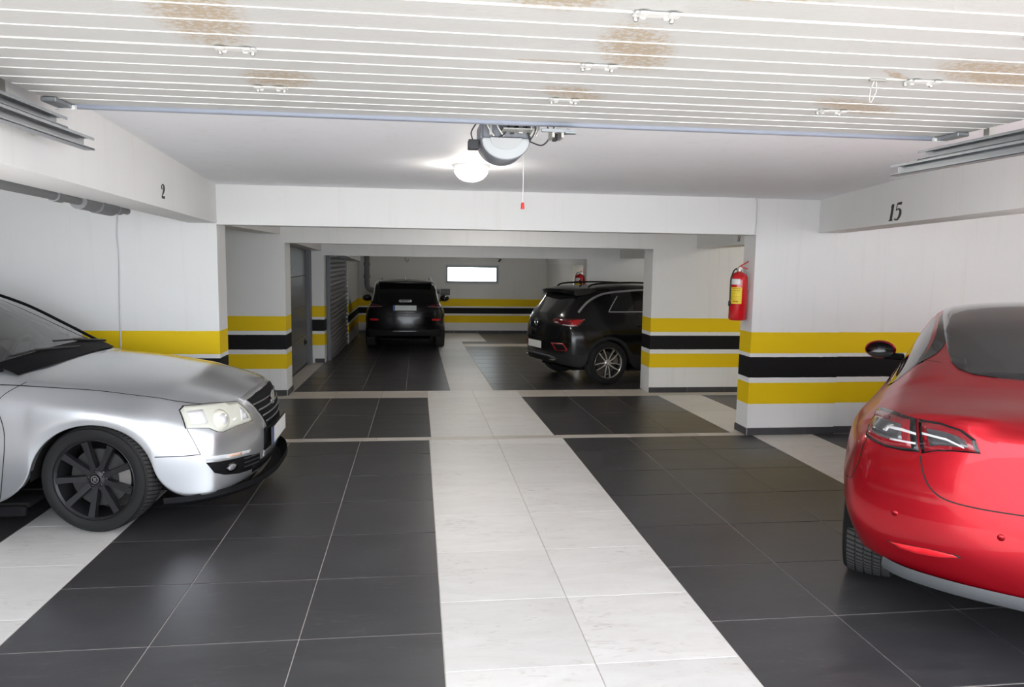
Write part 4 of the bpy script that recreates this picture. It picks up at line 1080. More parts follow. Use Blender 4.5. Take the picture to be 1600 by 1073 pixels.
# grille: shield shape on the nose
gr = sed.decal('radiator_grille', [(-0.44,0.732),(-0.25,0.750),(0,0.755),(0.25,0.750),(0.44,0.732),(0.43,0.70),(0.37,0.63),(0.30,0.545),(0.28,0.45),(0.28,0.30),(-0.28,0.30),(-0.28,0.45),(-0.30,0.545),(-0.37,0.63),(-0.43,0.70)], 'front', 'satin_silver', off=0.004, res=0.05, back=0.01)
gr2 = sed.decal('grille_mesh', [(-0.40,0.712),(-0.22,0.728),(0,0.732),(0.22,0.728),(0.40,0.712),(0.345,0.63),(0.27,0.545),(0.24,0.50),(-0.24,0.50),(-0.27,0.545),(-0.345,0.63)], 'front', 'black_trim', off=0.007, res=0.05, parent=gr)
for z0 in (0.535, 0.580, 0.625, 0.670):
    w = 0.262 + (z0-0.545)*0.86
    sed.decal('grille_bar', [(-w,z0),(w,z0),(w,z0+0.009),(-w,z0+0.009)], 'front', 'bar_grey', off=0.012, res=0.06, parent=gr)
sed.decal('plate_mount', [(-0.29,0.345),(0.29,0.345),(0.29,0.50),(-0.29,0.50)], 'front', 'black_trim', off=0.008, res=0.06, parent=gr)
pl = plate(sed, (0.922,0,0.435), 0.52, 0.115, 0.0, 0.0)
bm = bmesh.new(); lathe(bm, [(0,0.0),(0.055,0.0),(0.060,-0.006),(0.048,-0.004),(0.046,-0.010),(0,-0.010)], 28, 'X', (0.885,0,0.655)); sed.part('grille_emblem', bm, 'chrome', True)
# lower lip and lower grille
sed.decal('lower_grille', [(-0.44,0.235),(0.44,0.235),(0.46,0.29),(-0.46,0.29)], 'front', 'black_trim', off=0.004, res=0.06)
lip = curve_pts([(0.385,-0.862,0.185),(0.55,-0.845,0.195),(0.72,-0.745,0.205),(0.86,-0.53,0.205),(0.92,-0.25,0.20),(0.93,0,0.20)],6)
lip = lip + [Vector((p.x,-p.y,p.z)) for p in lip[-2::-1]]
bm = bmesh.new(); prev = None
for p in lip:
    o_ = Vector((p.x, p.y, 0)); o_ = o_/max(o_.length, 0.01)
    q = [bm.verts.new(p + o_*0.012 + Vector((0,0,0.022))), bm.verts.new(p + o_*0.018 + Vector((0,0,-0.012))), bm.verts.new(p - o_*0.03 + Vector((0,0,-0.048))), bm.verts.new(p - o_*0.10 + Vector((0,0,-0.035)))]
    if prev:
        for a in range(3): bm.faces.new((prev[a], q[a], q[a+1], prev[a+1])).smooth = True
    prev = q
sed.part('front_lip', bm, 'black_trim', True)
# sills
for s in (1, -1):
    bm = bmesh.new(); box(bm, -2.33, -0.375, s*0.865-0.03, s*0.865+0.005, 0.125, 0.185, 0.008); sed.part('sill', bm, 'black_trim')
# seams: bonnet edge, bumper line, door
sed.seam('bonnet_seam', [(-0.508,0.816),(-0.306,0.804),(0.0,0.782),(0.352,0.746),(0.50,0.712),(0.60,0.672)], 'top', 0.005)
sed.seam('bumper_seam', [(0.352,0.464),(0.484,0.459),(0.60,0.461)], 'left', 0.005)
sed.seam('bumper_seam', [(0.60,0.461),(0.564,0.541),(0.523,0.619)], 'left', 0.004)
sed.seam('door_seam', [(-0.56,0.93),(-0.50,0.78),(-0.46,0.60),(-0.50,0.30),(-0.53,0.19)], 'left', 0.005)
sed.seam('door_seam', [(-1.62,0.95),(-1.66,0.60),(-1.66,0.20)], 'left', 0.005)
sed.seam('wing_seam', [(-0.38,0.905),(-0.47,0.845),(-0.505,0.79)], 'left', 0.004)
# scuttle, wipers, A-pillar trim
bm = bmesh.new()
for s in (1,):
    pts = curve_pts([(-0.50,-0.735,0.962),(-0.44,-0.50,0.985),(-0.42,-0.25,0.997),(-0.415,0,1.0),(-0.42,0.25,0.997),(-0.44,0.50,0.985),(-0.50,0.735,0.962)],5); prev = None
    for p in pts:
        q = [bm.verts.new(p + Vector((0.055,0,-0.022))), bm.verts.new(p + Vector((0.0,0,0.008))), bm.verts.new(p + Vector((-0.10,0,0.040)))]
        if prev:
            for a in range(2): bm.faces.new((prev[a], q[a], q[a+1], prev[a+1]))
        prev = q
sed.part('scuttle_panel', bm, 'black_trim', True)
for a, b, c in (((-0.46,0.60,1.005),(-0.52,0.20,1.055),(-0.545,-0.05,1.070)),((-0.44,0.10,1.015),(-0.52,-0.35,1.045),(-0.555,-0.60,1.035))):
    bm = bmesh.new(); tube(bm, [a, b], 0.009, 8); bl = [Vector(b)+Vector((0.0,0.22,-0.014)), Vector(b), Vector(c)]
    tube(bm, bl, 0.007, 6); sed.part('wiper', bm, 'black_plastic', True)
for s in (1, -1):
    pr = [(-0.53,0.742,0.962),(-0.78,0.682,1.122),(-1.02,0.620,1.268),(-1.30,0.590,1.380)]
    bm = bmesh.new(); tube(bm, curve_pts([(x, s*y, z+0.006) for x, y, z in pr],5), 0.011, 8); sed.part('pillar_trim', bm, 'black_trim', True)
# mirrors
for s in (1, -1):
    bm = bmesh.new(); bmesh.ops.create_uvsphere(bm, u_segments=20, v_segments=12, radius=1.0)
    for v in bm.verts: v.co = Vector((-0.86 + v.co.x*(0.075 if v.co.x > 0 else 0.03), s*(0.985) + v.co.y*0.12, 1.0 + v.co.z*0.075))
    mh = sed.part('door_mirror', bm, 'silver_paint', True)
    bm = bmesh.new(); box(bm, -0.88, -0.82, min(s*0.83, s*0.90), max(s*0.83, s*0.90), 0.945, 0.975, 0.006); obj('mirror_arm', bm, 'black_trim', mh)
# cabin
bm = bmesh.new(); box(bm, -0.62, -0.90, -0.70, 0.70, 0.70, 0.93, 0.02); bmesh.ops.recalc_face_normals(bm, faces=bm.faces[:]); sed.part('dashboard', bm, 'interior')
def seat(car, x, y):
    bm = bmesh.new(); box(bm, x-0.26, x+0.26, y-0.25, y+0.25, 0.42, 0.56, 0.05, seg=2); sc = car.part('seat', bm, 'interior', True, 50)
    bm = bmesh.new(); box(bm, -0.07, 0.07, -0.24, 0.24, 0.0, 0.58, 0.05, seg=2); b = obj('seat_back', bm, 'interior', sc, True, 50); b.location = (x-0.26, y, 0.50); b.rotation_euler = (0, -0.25, 0)
    bm = bmesh.new(); box(bm, -0.04, 0.04, -0.13, 0.13, 0.0, 0.18, 0.035, seg=2); b = obj('headrest', bm, 'interior', sc, True, 50); b.location = (x-0.43, y, 1.08); b.rotation_euler = (0, -0.15, 0)
for x, y in ((-1.5,0.37),(-1.5,-0.37),(-2.3,0.37),(-2.3,-0.37)): seat(sed, x, y)
bm = bmesh.new(); tube(bm, [(0.18*math.cos(2*PI*k/24)*0.35, 0.18*math.sin(2*PI*k/24), 0.18*math.cos(2*PI*k/24)) for k in range(24)], 0.016, 8, closed=True); tube(bm, [(0,-0.17,0),(0.0,0.17,0)], 0.018, 8); box(bm, -0.03, 0.10, -0.06, 0.06, -0.06, 0.06, 0.02)
sw_ = sed.part('steering_wheel', bm, 'interior', True); sw_.location = (-0.98, 0.37, 0.88)
# tail lamps and rear plate
for s in (1, -1):
    sed.decal('tail_light', [(s*0.42,0.80),(s*0.70,0.79),(s*0.72,0.95),(s*0.50,0.96)], 'rear', 'tail_red', off=0.004, res=0.05)
plate(sed, (-3.84,0,0.80), 0.52, 0.115, PI, 0.0)

# ------------------------------------------------------------------ red sedan (rear axle at local x = 0)
RA = 0.362
red = dict(
    axles=(0.0, 2.875), arch=RA, axz=0.335, flare=0.006,
    cols=[-0.70,-0.58,-0.46] + arc_cols(0.0, RA) + [0.52,0.75,0.98,1.22,1.50,1.76,2.02,2.28] + arc_cols(2.875, RA) + [3.34,3.44,3.52],
    zb=[(-0.75,0.34),(-0.58,0.365),(-0.46,0.40),(-0.365,0.43),(0.4,0.17),(2.4,0.17),(3.3,0.20),(3.6,0.23)],
    zm=[(-0.75,0.56),(0.0,0.58),(2.9,0.56),(3.6,0.46)],
    zsh=[(-0.75,0.855),(-0.4,0.875),(0.0,0.885),(0.6,0.87),(1.5,0.82),(2.9,0.74),(3.3,0.66),(3.6,0.58)],
    zbt=[(-0.75,1.005),(-0.4,1.015),(0.0,1.005),(0.5,0.985),(1.5,0.945),(2.28,0.92),(2.9,0.86),(3.3,0.76),(3.6,0.66)],
    yl=[(-0.75,0.765),(-0.58,0.81),(-0.36,0.86),(0.0,0.88),(0.4,0.87),(2.4,0.87),(2.9,0.88),(3.3,0.85),(3.6,0.76)],
    ym=[(-0.75,0.845),(-0.58,0.895),(-0.36,0.922),(0.0,0.932),(0.5,0.915),(1.5,0.91),(2.4,0.915),(2.9,0.92),(3.3,0.88),(3.6,0.78)],
    ysh=[(-0.75,0.80),(-0.58,0.85),(-0.36,0.878),(0.0,0.892),(0.5,0.885),(1.5,0.88),(2.9,0.87),(3.3,0.81),(3.6,0.72)],
    ybt=[(-0.75,0.675),(-0.58,0.715),(-0.36,0.75),(0.0,0.775),(0.5,0.79),(1.5,0.80),(2.3,0.80),(2.9,0.74),(3.3,0.68),(3.6,0.62)],
    yr=[(-0.75,0.58),(-0.58,0.615),(-0.46,0.63),(-0.34,0.640),(0.0,0.625),(0.5,0.598),(1.0,0.585),(1.5,0.59),(1.76,0.63),(2.02,0.68),(2.28,0.735),(2.9,0.60),(3.6,0.48)],
    zr=[(-0.75,1.030),(-0.58,1.045),(-0.46,1.058),(-0.34,1.080),(0.0,1.175),(0.5,1.305),(1.0,1.385),(1.5,1.375),(1.76,1.265),(2.02,1.11),(2.28,0.955),(2.9,0.90),(3.6,0.69)],
    zc=[(-0.75,1.060),(-0.58,1.075),(-0.46,1.088),(-0.34,1.112),(0.0,1.220),(0.5,1.362),(1.0,1.443),(1.5,1.440),(1.76,1.335),(2.02,1.18),(2.28,1.01),(2.9,0.945),(3.6,0.73)],
    rear=dict(rows=[(-0.85,0.30),(-0.90,0.30),(-0.945,0.42),(-0.960,0.56),(-0.945,0.74),(-0.935,0.90),(-0.93,1.065)], plan=[(0.50,0.74),(0.86,0.40),(1.0,0.0)], crease={6: 0.55}),
    front=dict(rows=[(3.62,0.22),(3.66,0.22),(3.70,0.32),(3.71,0.44),(3.70,0.56),(3.66,0.66),(3.60,0.72)], plan=[(0.50,0.74),(0.86,0.40),(1.0,0.0)]),
    crease={1: 0.9, 0: 0.9, 5: lambda x: 0.25 if x < 0.4 else 0.1, 6: 0.15, 7: lambda x: 0.3 if x > -0.3 else 0.0},
    mats=dict(body='red_paint', rear_glass='dark_glass', windscreen='tint_glass', side_window='tint_glass', quarter_window='tint_glass'),
    levels=3)
def red_groups(x, r, i):
    if r in (7, 8) and 1.62 < x < 2.28: return 'windscreen'
    if r == 6 and 0.0 < x < 1.0: return 'quarter_window'
    if r == 6 and 1.22 < x < 2.02: return 'side_window'
    return 'body'
red['groups'] = red_groups; red['end_groups'] = lambda k, r, j: 'body'
def heading_pos(contact, th, local, sc):
    c, s = math.cos(th), math.sin(th); return (contact[0] - sc*(local[0]*c - local[1]*s), contact[1] - sc*(local[0]*s + local[1]*c))
th = math.radians(52.5); sc = 1.045
p = heading_pos((2.44, 3.83), th, (0, 0.80), sc)
tes = Car('sedan_car', 'red sedan seen from its rear left corner', (p[0], p[1], 0.0), th, sc, red)
for y in (-0.905, 0.905):
    tes.wheel(0.0, y, 0.334, 0.235, 0.235, 'ten', 'dark_alloy'); tes.wheel(2.875, y, 0.334, 0.235, 0.235, 'ten', 'dark_alloy')
tes.liner(0.0, 0.90, RA-0.004, 0.33, 0.335); tes.liner(2.875, 0.90, RA-0.004, 0.33, 0.335)
tes.pan(-0.50, 3.5, 0.58, 0.18); tes.pan(0.39, 2.45, 0.83, 0.16)
FRL = (math.radians(42), 1, -1)
def tail(side):
    fr = (math.radians(42), side, -1)
    S = lambda pts: [(x, y*side, z) for x, y, z in pts]
    outer = S([(-0.531,0.800,0.945),(-0.45,0.800,0.968),(-0.50,0.745,0.986),(-0.629,0.682,0.998),(-0.756,0.598,1.000),(-0.814,0.581,0.866),(-0.786,0.644,0.858),(-0.746,0.715,0.856),(-0.66,0.80,0.872)])
    inner = S([(-0.762,0.588,1.000),(-0.808,0.511,1.003),(-0.847,0.431,0.988),(-0.867,0.385,0.958),(-0.881,0.364,0.905),(-0.855,0.458,0.896),(-0.834,0.526,0.882),(-0.818,0.572,0.862)])
    for nm, P, f1, f2 in (('tail_light', outer, 0.84, 0.62), ('boot_light', inner, 0.86, 0.66)):
        o = tes.decal3(nm, P, fr, 'gloss_black', 0.005, label='dark red and clear tail light')
        tes.decal3('red_lens', shrink3(P, f1), fr, 'tail_deep', 0.0062, parent=o)
        tes.decal3('clear_lens', shrink3(P, f2, 0.5), fr, 'lens_smoke', 0.0074, parent=o)
    o = tes.root
    tes.decal3('light_tube', S([(-0.700,0.716,0.920),(-0.700,0.712,0.944),(-0.745,0.650,0.948),(-0.786,0.597,0.942),(-0.789,0.596,0.933),(-0.75,0.65,0.936),(-0.712,0.70,0.934),(-0.710,0.705,0.920)]), fr, 'tube_white', 0.0088)
    tes.decal3('light_tube', S([(-0.738,0.694,0.898),(-0.80,0.598,0.903),(-0.802,0.596,0.895),(-0.742,0.692,0.890)]), fr, 'tube_white', 0.0088)
    tes.decal3('light_tube', S([(-0.785,0.565,0.950),(-0.83,0.478,0.944),(-0.853,0.415,0.923),(-0.856,0.412,0.915),(-0.832,0.478,0.935),(-0.788,0.563,0.941)]), fr, 'tube_white', 0.0088)
    rf = tes.decal3('rear_reflector', S([(-0.779,0.685,0.444),(-0.813,0.617,0.453),(-0.852,0.521,0.466),(-0.883,0.42,0.470),(-0.888,0.40,0.462),(-0.864,0.473,0.440),(-0.829,0.566,0.426),(-0.798,0.641,0.427)]), fr, 'seam', 0.002)
    tes.decal3('reflector_lens', shrink3(S([(-0.779,0.685,0.444),(-0.813,0.617,0.453),(-0.852,0.521,0.466),(-0.883,0.42,0.470),(-0.888,0.40,0.462),(-0.864,0.473,0.440),(-0.829,0.566,0.426),(-0.798,0.641,0.427)]), 0.90), fr, 'reflector_red', 0.004, parent=rf)
principled('tail_deep', (0.20,0.004,0.010), 0.12, coat=0.6); principled('lens_smoke', (0.05,0.05,0.055), 0.10, coat=1.0); principled('tube_white', (0.60,0.58,0.60), 0.2)
tail(1); tail(-1)
tes.seam('boot_seam', [(0.578,0.853),(0.561,0.781),(0.527,0.722),(0.467,0.691),(0.356,0.684),(0.18,0.690),(0.0,0.694)], 'rear', 0.006)
tes.seam('bumper_seam', [(-0.36,0.640),(-0.46,0.652),(-0.58,0.660),(-0.66,0.672)], 'left', 0.004)
tes.seam('bumper_seam', [(-0.66,0.672),(-0.68,0.76),(-0.665,0.868)], 'left', 0.004)
tes.seam('pillar_seam', [(0.02,0.610),(-0.02,0.57),(-0.05,0.53)], 'top', 0.004)
tes.seam('window_trim', [(1.0,0.968),(0.5,0.992),(0.14,1.015),(0.0,1.06),(-0.005,1.12),(0.06,1.180),(0.25,1.240),(0.5,1.302),(1.0,1.380)], 'left', 0.020, 'gloss_black', 0.003)
tes.seam('door_seam', [(0.50,1.0),(0.44,0.86),(0.52,0.60),(0.62,0.30),(0.64,0.18)], 'left', 0.005)
tes.seam('door_seam', [(1.30,0.95),(1.30,0.60),(1.32,0.18)], 'left', 0.005)
0 and tes.seam('glass_edge', [(-0.11,0.0),(-0.115,0.25),(-0.09,0.42),(0.02,0.55),(0.30,0.60),(0.70,0.59),(1.2,0.58)], 'top', 0.010, 'black_trim')
for (y, z) in ((0.66,0.582),(0.274,0.586),(-0.274,0.586),(-0.66,0.582)):
    tes.decal('parking_sensor', [(y+0.014*math.cos(2*PI*k/14), z+0.014*math.sin(2*PI*k/14)) for k in range(14)], 'rear', 'red_paint', 0.001, res=0.02)
# lower valance
P = curve_pts([(-0.735,0.69,0.345),(-0.77,0.64,0.338),(-0.81,0.562,0.335),(-0.862,0.40,0.336),(-0.892,0.2,0.338),(-0.905,0,0.338)],6); P = P + [Vector((p.x,-p.y,p.z)) for p in P[-2::-1]]
bm = bmesh.new(); prev = None
for p in P:
    n_ = Vector((-1, p.y*1.1, 0)).normalized()
    q = [bm.verts.new(p + n_*0.010 + Vector((0,0,0.012))), bm.verts.new(p + n_*0.016 + Vector((0,0,-0.02))), bm.verts.new(p + n_*0.006 + Vector((0,0,-0.042))), bm.verts.new(p - n_*0.10 + Vector((0,0,-0.085))), bm.verts.new(p - n_*0.22 + Vector((0,0,-0.085)))]
    if prev:
        for a in range(4): bm.faces.new((prev[a], q[a], q[a+1], prev[a+1])).smooth = True
    prev = q
tes.part('rear_valance', bm, 'valance_grey', True)
for s in (1, -1):
    bm = bmesh.new(); bmesh.ops.create_uvsphere(bm, u_segments=20, v_segments=12, radius=1.0)
    for v in bm.verts: v.co = Vector((2.02 + v.co.x*(0.07 if v.co.x > 0 else 0.035), s*0.955 + v.co.y*0.11, 1.01 + v.co.z*0.07))
    mh = tes.part('door_mirror', bm, 'red_paint', True)
    bm = bmesh.new(); lathe(bm, [(0,0.0),(0.92,0.0),(1.0,0.05)], 24, 'X')
    for v in bm.verts: v.co = Vector((1.983 - v.co.x*0.1, s*0.955 + v.co.y*0.098, 1.01 + v.co.z*0.060))
    obj('mirror_glass', bm, 'gloss_black', mh)
    bm = bmesh.new(); box(bm, 1.99, 2.07, min(s*0.79,s*0.93), max(s*0.79,s*0.93), 0.94, 0.985, 0.008); obj('mirror_arm', bm, 'black_trim', mh)
for x, y in ((1.60,0.37),(1.60,-0.37),(1.02,0.37),(1.02,-0.37)): seat(tes, x, y)
RG = [(1.58,0.50),(1.2,0.545),(0.8,0.545),(0.40,0.53),(0.10,0.506),(-0.06,0.485),(-0.143,0.455),(-0.20,0.395),(-0.235,0.30),(-0.255,0.15)]
tes.decal('rear_glass', RG + [(x, -y) for x, y in RG[::-1]], 'top', 'dark_glass', 0.004, res=0.08)
plate(tes, (-0.975,0,0.60), 0.34, 0.115, PI, 0.0)
for s in (1, -1):
    tes.decal('headlight', [(s*0.50,0.62),(s*0.78,0.66),(s*0.80,0.72),(s*0.55,0.67)], 'front', 'clear_lens', 0.004, res=0.05)


# ------------------------------------------------------------------ black crossover on the right (rear axle at local x = 0)
CA = 0.372
cross = dict(
    axles=(0.0, 2.59), arch=CA, axz=0.335, flare=0.018,
    cols=[-0.62,-0.52,-0.42] + arc_cols(0.0, CA)[0:] + [0.50,0.78,1.10,1.22,1.60,1.80,2.02] + arc_cols(2.59, CA)[0:] + [3.05,3.15,3.22],
    zb=[(-0.65,0.30),(-0.4,0.25),(0.4,0.20),(2.2,0.20),(3.0,0.22),(3.3,0.26)],
    zm=[(-0.65,0.66),(0.0,0.66),(2.6,0.64),(3.3,0.55)],
    zsh=[(-0.65,0.86),(0.0,0.90),(1.5,0.86),(2.6,0.82),(3.0,0.76),(3.3,0.70)],
    zbt=[(-0.65,1.03),(-0.4,1.07),(0.0,1.06),(0.5,1.03),(1.5,0.99),(2.0,0.98),(2.6,0.94),(3.0,0.88),(3.3,0.80)],
    yl=[(-0.65,0.74),(-0.4,0.855),(0.0,0.875),(2.6,0.875),(3.0,0.85),(3.3,0.74)],
    ym=[(-0.65,0.80),(-0.4,0.88),(0.0,0.905),(1.2,0.885),(2.6,0.90),(3.0,0.86),(3.3,0.76)],
    ysh=[(-0.65,0.77),(-0.4,0.845),(0.0,0.87),(1.2,0.87),(2.6,0.86),(3.0,0.80),(3.3,0.70)],
    ybt=[(-0.65,0.68),(-0.4,0.745),(0.0,0.775),(1.2,0.79),(2.0,0.79),(2.6,0.72),(3.3,0.60)],
    yr=[(-0.65,0.62),(-0.52,0.61),(-0.42,0.60),(-0.37,0.595),(0.0,0.575),(0.5,0.575),(1.22,0.58),(1.60,0.625),(1.80,0.675),(2.02,0.72),(2.6,0.58),(3.3,0.46)],
    zr=[(-0.65,1.06),(-0.52,1.22),(-0.42,1.36),(-0.37,1.42),(-0.20,1.46),(0.5,1.50),(1.0,1.495),(1.22,1.465),(1.60,1.275),(1.80,1.15),(2.02,1.02),(2.6,0.97),(3.3,0.82)],
    zc=[(-0.65,1.09),(-0.52,1.26),(-0.42,1.40),(-0.37,1.465),(-0.20,1.51),(0.5,1.555),(1.0,1.55),(1.22,1.52),(1.60,1.34),(1.80,1.21),(2.02,1.08),(2.6,1.02),(3.3,0.86)],
    rear=dict(rows=[(-0.74,0.32),(-0.78,0.32),(-0.83,0.44),(-0.845,0.60),(-0.83,0.80),(-0.80,0.94),(-0.745,1.08)], plan=[(0.50,0.76),(0.88,0.40),(1.0,0.0)], crease={5: 0.3, 6: 0.2}),
    front=dict(rows=[(3.34,0.24),(3.38,0.24),(3.41,0.36),(3.42,0.50),(3.41,0.64),(3.38,0.76),(3.32,0.86)], plan=[(0.50,0.76),(0.88,0.40),(1.0,0.0)]),
    crease={1: 0.9, 0: 0.9, 5: 0.25, 6: 0.3, 7: lambda x: 0.35 if -0.3 < x < 1.3 else 0.1},
    mats=dict(body='black_paint', cladding='cladding', rear_glass='dark_glass', windscreen='tint_glass', side_window='tint_glass', quarter_window='dark_glass'),
    levels=2, joined=('cladding',))
def cross_groups(x, r, i):
    if r in (7, 8) and -0.63 < x < -0.37: return 'rear_glass'
    if r in (7, 8) and 1.22 < x < 2.02: return 'windscreen'
    if r == 6 and 0.17 < x < 0.50: return 'quarter_window'
    if r == 6 and (0.50 < x < 1.10 or 1.22 < x < 1.80): return 'side_window'
    if r in (0, 1): return 'cladding'
    return 'body'
cross['groups'] = cross_groups; cross['end_groups'] = lambda k, r, j: 'cladding' if r < 2 else 'body'
th = math.radians(15.0); sc = 0.95
p = heading_pos((2.63, 10.66), th, (0, -0.80), sc)
tro = Car('crossover_car', 'black crossover with silver wheels parked half behind the banded wall on the right', (p[0], p[1], fz(p[1])+0.004), th, sc, cross)
tro.root.rotation_euler = (-math.atan(0.02*math.cos(th)), math.atan(0.02*math.sin(th)), th)
for y in (-0.895, 0.895):
    tro.wheel(0.0, y, 0.334, 0.215, 0.236, 'ten', 'silver_alloy'); tro.wheel(2.59, y, 0.334, 0.215, 0.236, 'ten', 'silver_alloy')
tro.liner(0.0, 0.89, CA-0.004, 0.33, 0.335); tro.liner(2.59, 0.89, CA-0.004, 0.33, 0.335)
tro.pan(-0.45, 3.2, 0.58, 0.20); tro.pan(0.40, 2.2, 0.83, 0.19)
def tro_tail(side):
    fr = (math.radians(40), side, -1); S = lambda pts: [(x, y*-side, z) for x, y, z in pts]
    P = S([(-0.745,-0.42,0.965),(-0.722,-0.43,1.006),(-0.652,-0.615,1.010),(-0.52,-0.74,1.012),(-0.383,-0.80,1.008),(-0.47,-0.815,0.922),(-0.503,-0.805,0.892),(-0.64,-0.705,0.905),(-0.735,-0.495,0.935)])
    o = tro.decal3('tail_light', P, fr, 'tail_dark_red', 0.004, label='dark red tail light')
    tro.decal3('red_lens', S([(-0.60,-0.66,0.975),(-0.50,-0.76,1.000),(-0.41,-0.80,0.998),(-0.485,-0.80,0.935),(-0.53,-0.785,0.900),(-0.60,-0.715,0.925),(-0.55,-0.75,0.955)]), fr, 'tail_red', 0.0062, parent=o)
    tro.decal3('light_strip', S([(-0.66,-0.64,0.925),(-0.53,-0.775,0.908),(-0.535,-0.77,0.898),(-0.665,-0.635,0.913)]), fr, 'tube_white', 0.0072, parent=o)
    tro.decal3('light_strip', S([(-0.735,-0.47,0.955),(-0.70,-0.55,0.953),(-0.70,-0.55,0.943),(-0.735,-0.47,0.945)]), fr, 'tube_white', 0.0072, parent=o)
    R = S([(-0.773,-0.44,0.632),(-0.681,-0.691,0.641),(-0.636,-0.756,0.548),(-0.641,-0.746,0.524),(-0.739,-0.546,0.518)])
    r = tro.decal3('rear_reflector', R, fr, 'reflector_dim', 0.004)
    tro.decal3('reflector_recess', shrink3(R, 0.74), fr, 'black_trim', 0.006, parent=r)
principled('reflector_dim', (0.30,0.008,0.012), 0.3)
tro_tail(-1); tro_tail(1)
plate(tro, (-0.845,0.0,0.585), 0.50, 0.112, PI, 0.0, False)
# window strip in satin silver, roof rails, aerial
tro.seam('window_strip', [(-0.445,1.105),(-0.36,1.19),(-0.245,1.275),(-0.10,1.345),(0.08,1.395),(0.45,1.432),(0.833,1.448),(1.2,1.425)], 'right', 0.030, 'satin_silver', 0.004)
tro.seam('window_strip', [(0.06,1.112),(0.35,1.110),(0.75,1.106),(1.4,1.06)], 'right', 0.016, 'satin_silver', 0.004)
tro.seam('window_strip', [(0.06,1.112),(0.16,1.23),(0.27,1.352)], 'right', 0.014, 'satin_silver', 0.004)
tro.seam('door_seam', [(0.42,1.02),(0.44,0.85),(0.50,0.62),(0.60,0.30)], 'right', 0.005)
tro.seam('boot_seam', [(0.0,0.70),(0.30,0.70),(0.56,0.715),(0.62,0.78),(0.64,0.88)], 'rear', 0.006)
for s in (1, -1):
    bm = bmesh.new(); tube(bm, curve_pts([(-0.20,s*0.555,1.490),(-0.12,s*0.555,1.530),(0.10,s*0.555,1.552),(0.6,s*0.56,1.565),(1.1,s*0.56,1.545),(1.25,s*0.565,1.505)],6), 0.014, 8); tro.part('roof_rail', bm, 'gloss_black', True)
    bm = bmesh.new(); bmesh.ops.create_uvsphere(bm, u_segments=16, v_segments=10, radius=1.0)
    for v in bm.verts: v.co = Vector((1.78+v.co.x*0.07, s*0.98+v.co.y*0.11, 1.06+v.co.z*0.075))
    tro.part('door_mirror', bm, 'black_paint', True)
    bm = bmesh.new(); tube(bm, [(0.56,s*0.905,0.93),(0.60,s*0.925,0.935),(0.74,s*0.925,0.937),(0.78,s*0.905,0.935)], 0.012, 8); tro.part('door_handle', bm, 'gloss_black', True)
bm = bmesh.new(); prism(bm, [(-0.10,1.53),(-0.06,1.53),(-0.10,1.60),(-0.115,1.60)], -0.012, 0.012)
for v in bm.verts: v.co = Vector((v.co.x+0.04, v.co.z, v.co.y-0.005))
tro.part('aerial', bm, 'gloss_black')
# roof spoiler
bm = bmesh.new(); xs_ = [(-0.535,1.405,1.462),(-0.50,1.395,1.478),(-0.36,1.40,1.500),(-0.16,1.46,1.512)]; rings = []
for x, z0, z1 in xs_:
    ring = []
    for y in (-0.60,-0.55,-0.3,0,0.3,0.55,0.60):
        dz = -0.035*(abs(y)/0.6)**2; dx = 0.07*(abs(y)/0.6)**2
        ring.append((bm.verts.new((x+dx, y, z0+dz)), bm.verts.new((x+dx, y, z1+dz))))
    rings.append(ring)
for A, B in zip(rings[:-1], rings[1:]):
    for k in range(6):
        bm.faces.new((A[k][1], A[k+1][1], B[k+1][1], B[k][1])); bm.faces.new((A[k][0], B[k][0], B[k+1][0], A[k+1][0]))
    bm.faces.new((A[0][0], A[0][1], B[0][1], B[0][0])); bm.faces.new((A[6][0], B[6][0], B[6][1], A[6][1]))
for k in range(6): bm.faces.new((rings[0][k][0], rings[0][k+1][0], rings[0][k+1][1], rings[0][k][1]))
tro.part('roof_spoiler', bm, 'black_paint', True, 50)
# skid strip and exhaust trim
P = curve_pts([(-0.58,0.70,0.335),(-0.68,0.56,0.375),(-0.765,0.42,0.420),(-0.80,0.25,0.430),(-0.81,0,0.430)],6); P = P + [Vector((p.x,-p.y,p.z)) for p in P[-2::-1]]
bm = bmesh.new(); prev = None
for p in P:
    n_ = Vector((-1, p.y*0.8, 0)).normalized(); q = [bm.verts.new(p + n_*0.012 + Vector((0,0,0.014))), bm.verts.new(p + n_*0.022), bm.verts.new(p + n_*0.008 + Vector((0,0,-0.022)))]
    if prev:
        for a in range(2): bm.faces.new((prev[a], q[a], q[a+1], prev[a+1])).smooth = True
    prev = q
tro.part('skid_strip', bm, 'valance_grey', True)
for s in (1, -1):
    bm = bmesh.new(); box(bm, -0.79, -0.70, s*0.46-0.055, s*0.46+0.055, 0.355, 0.385, 0.008); tro.part('exhaust_trim', bm, 'chrome')
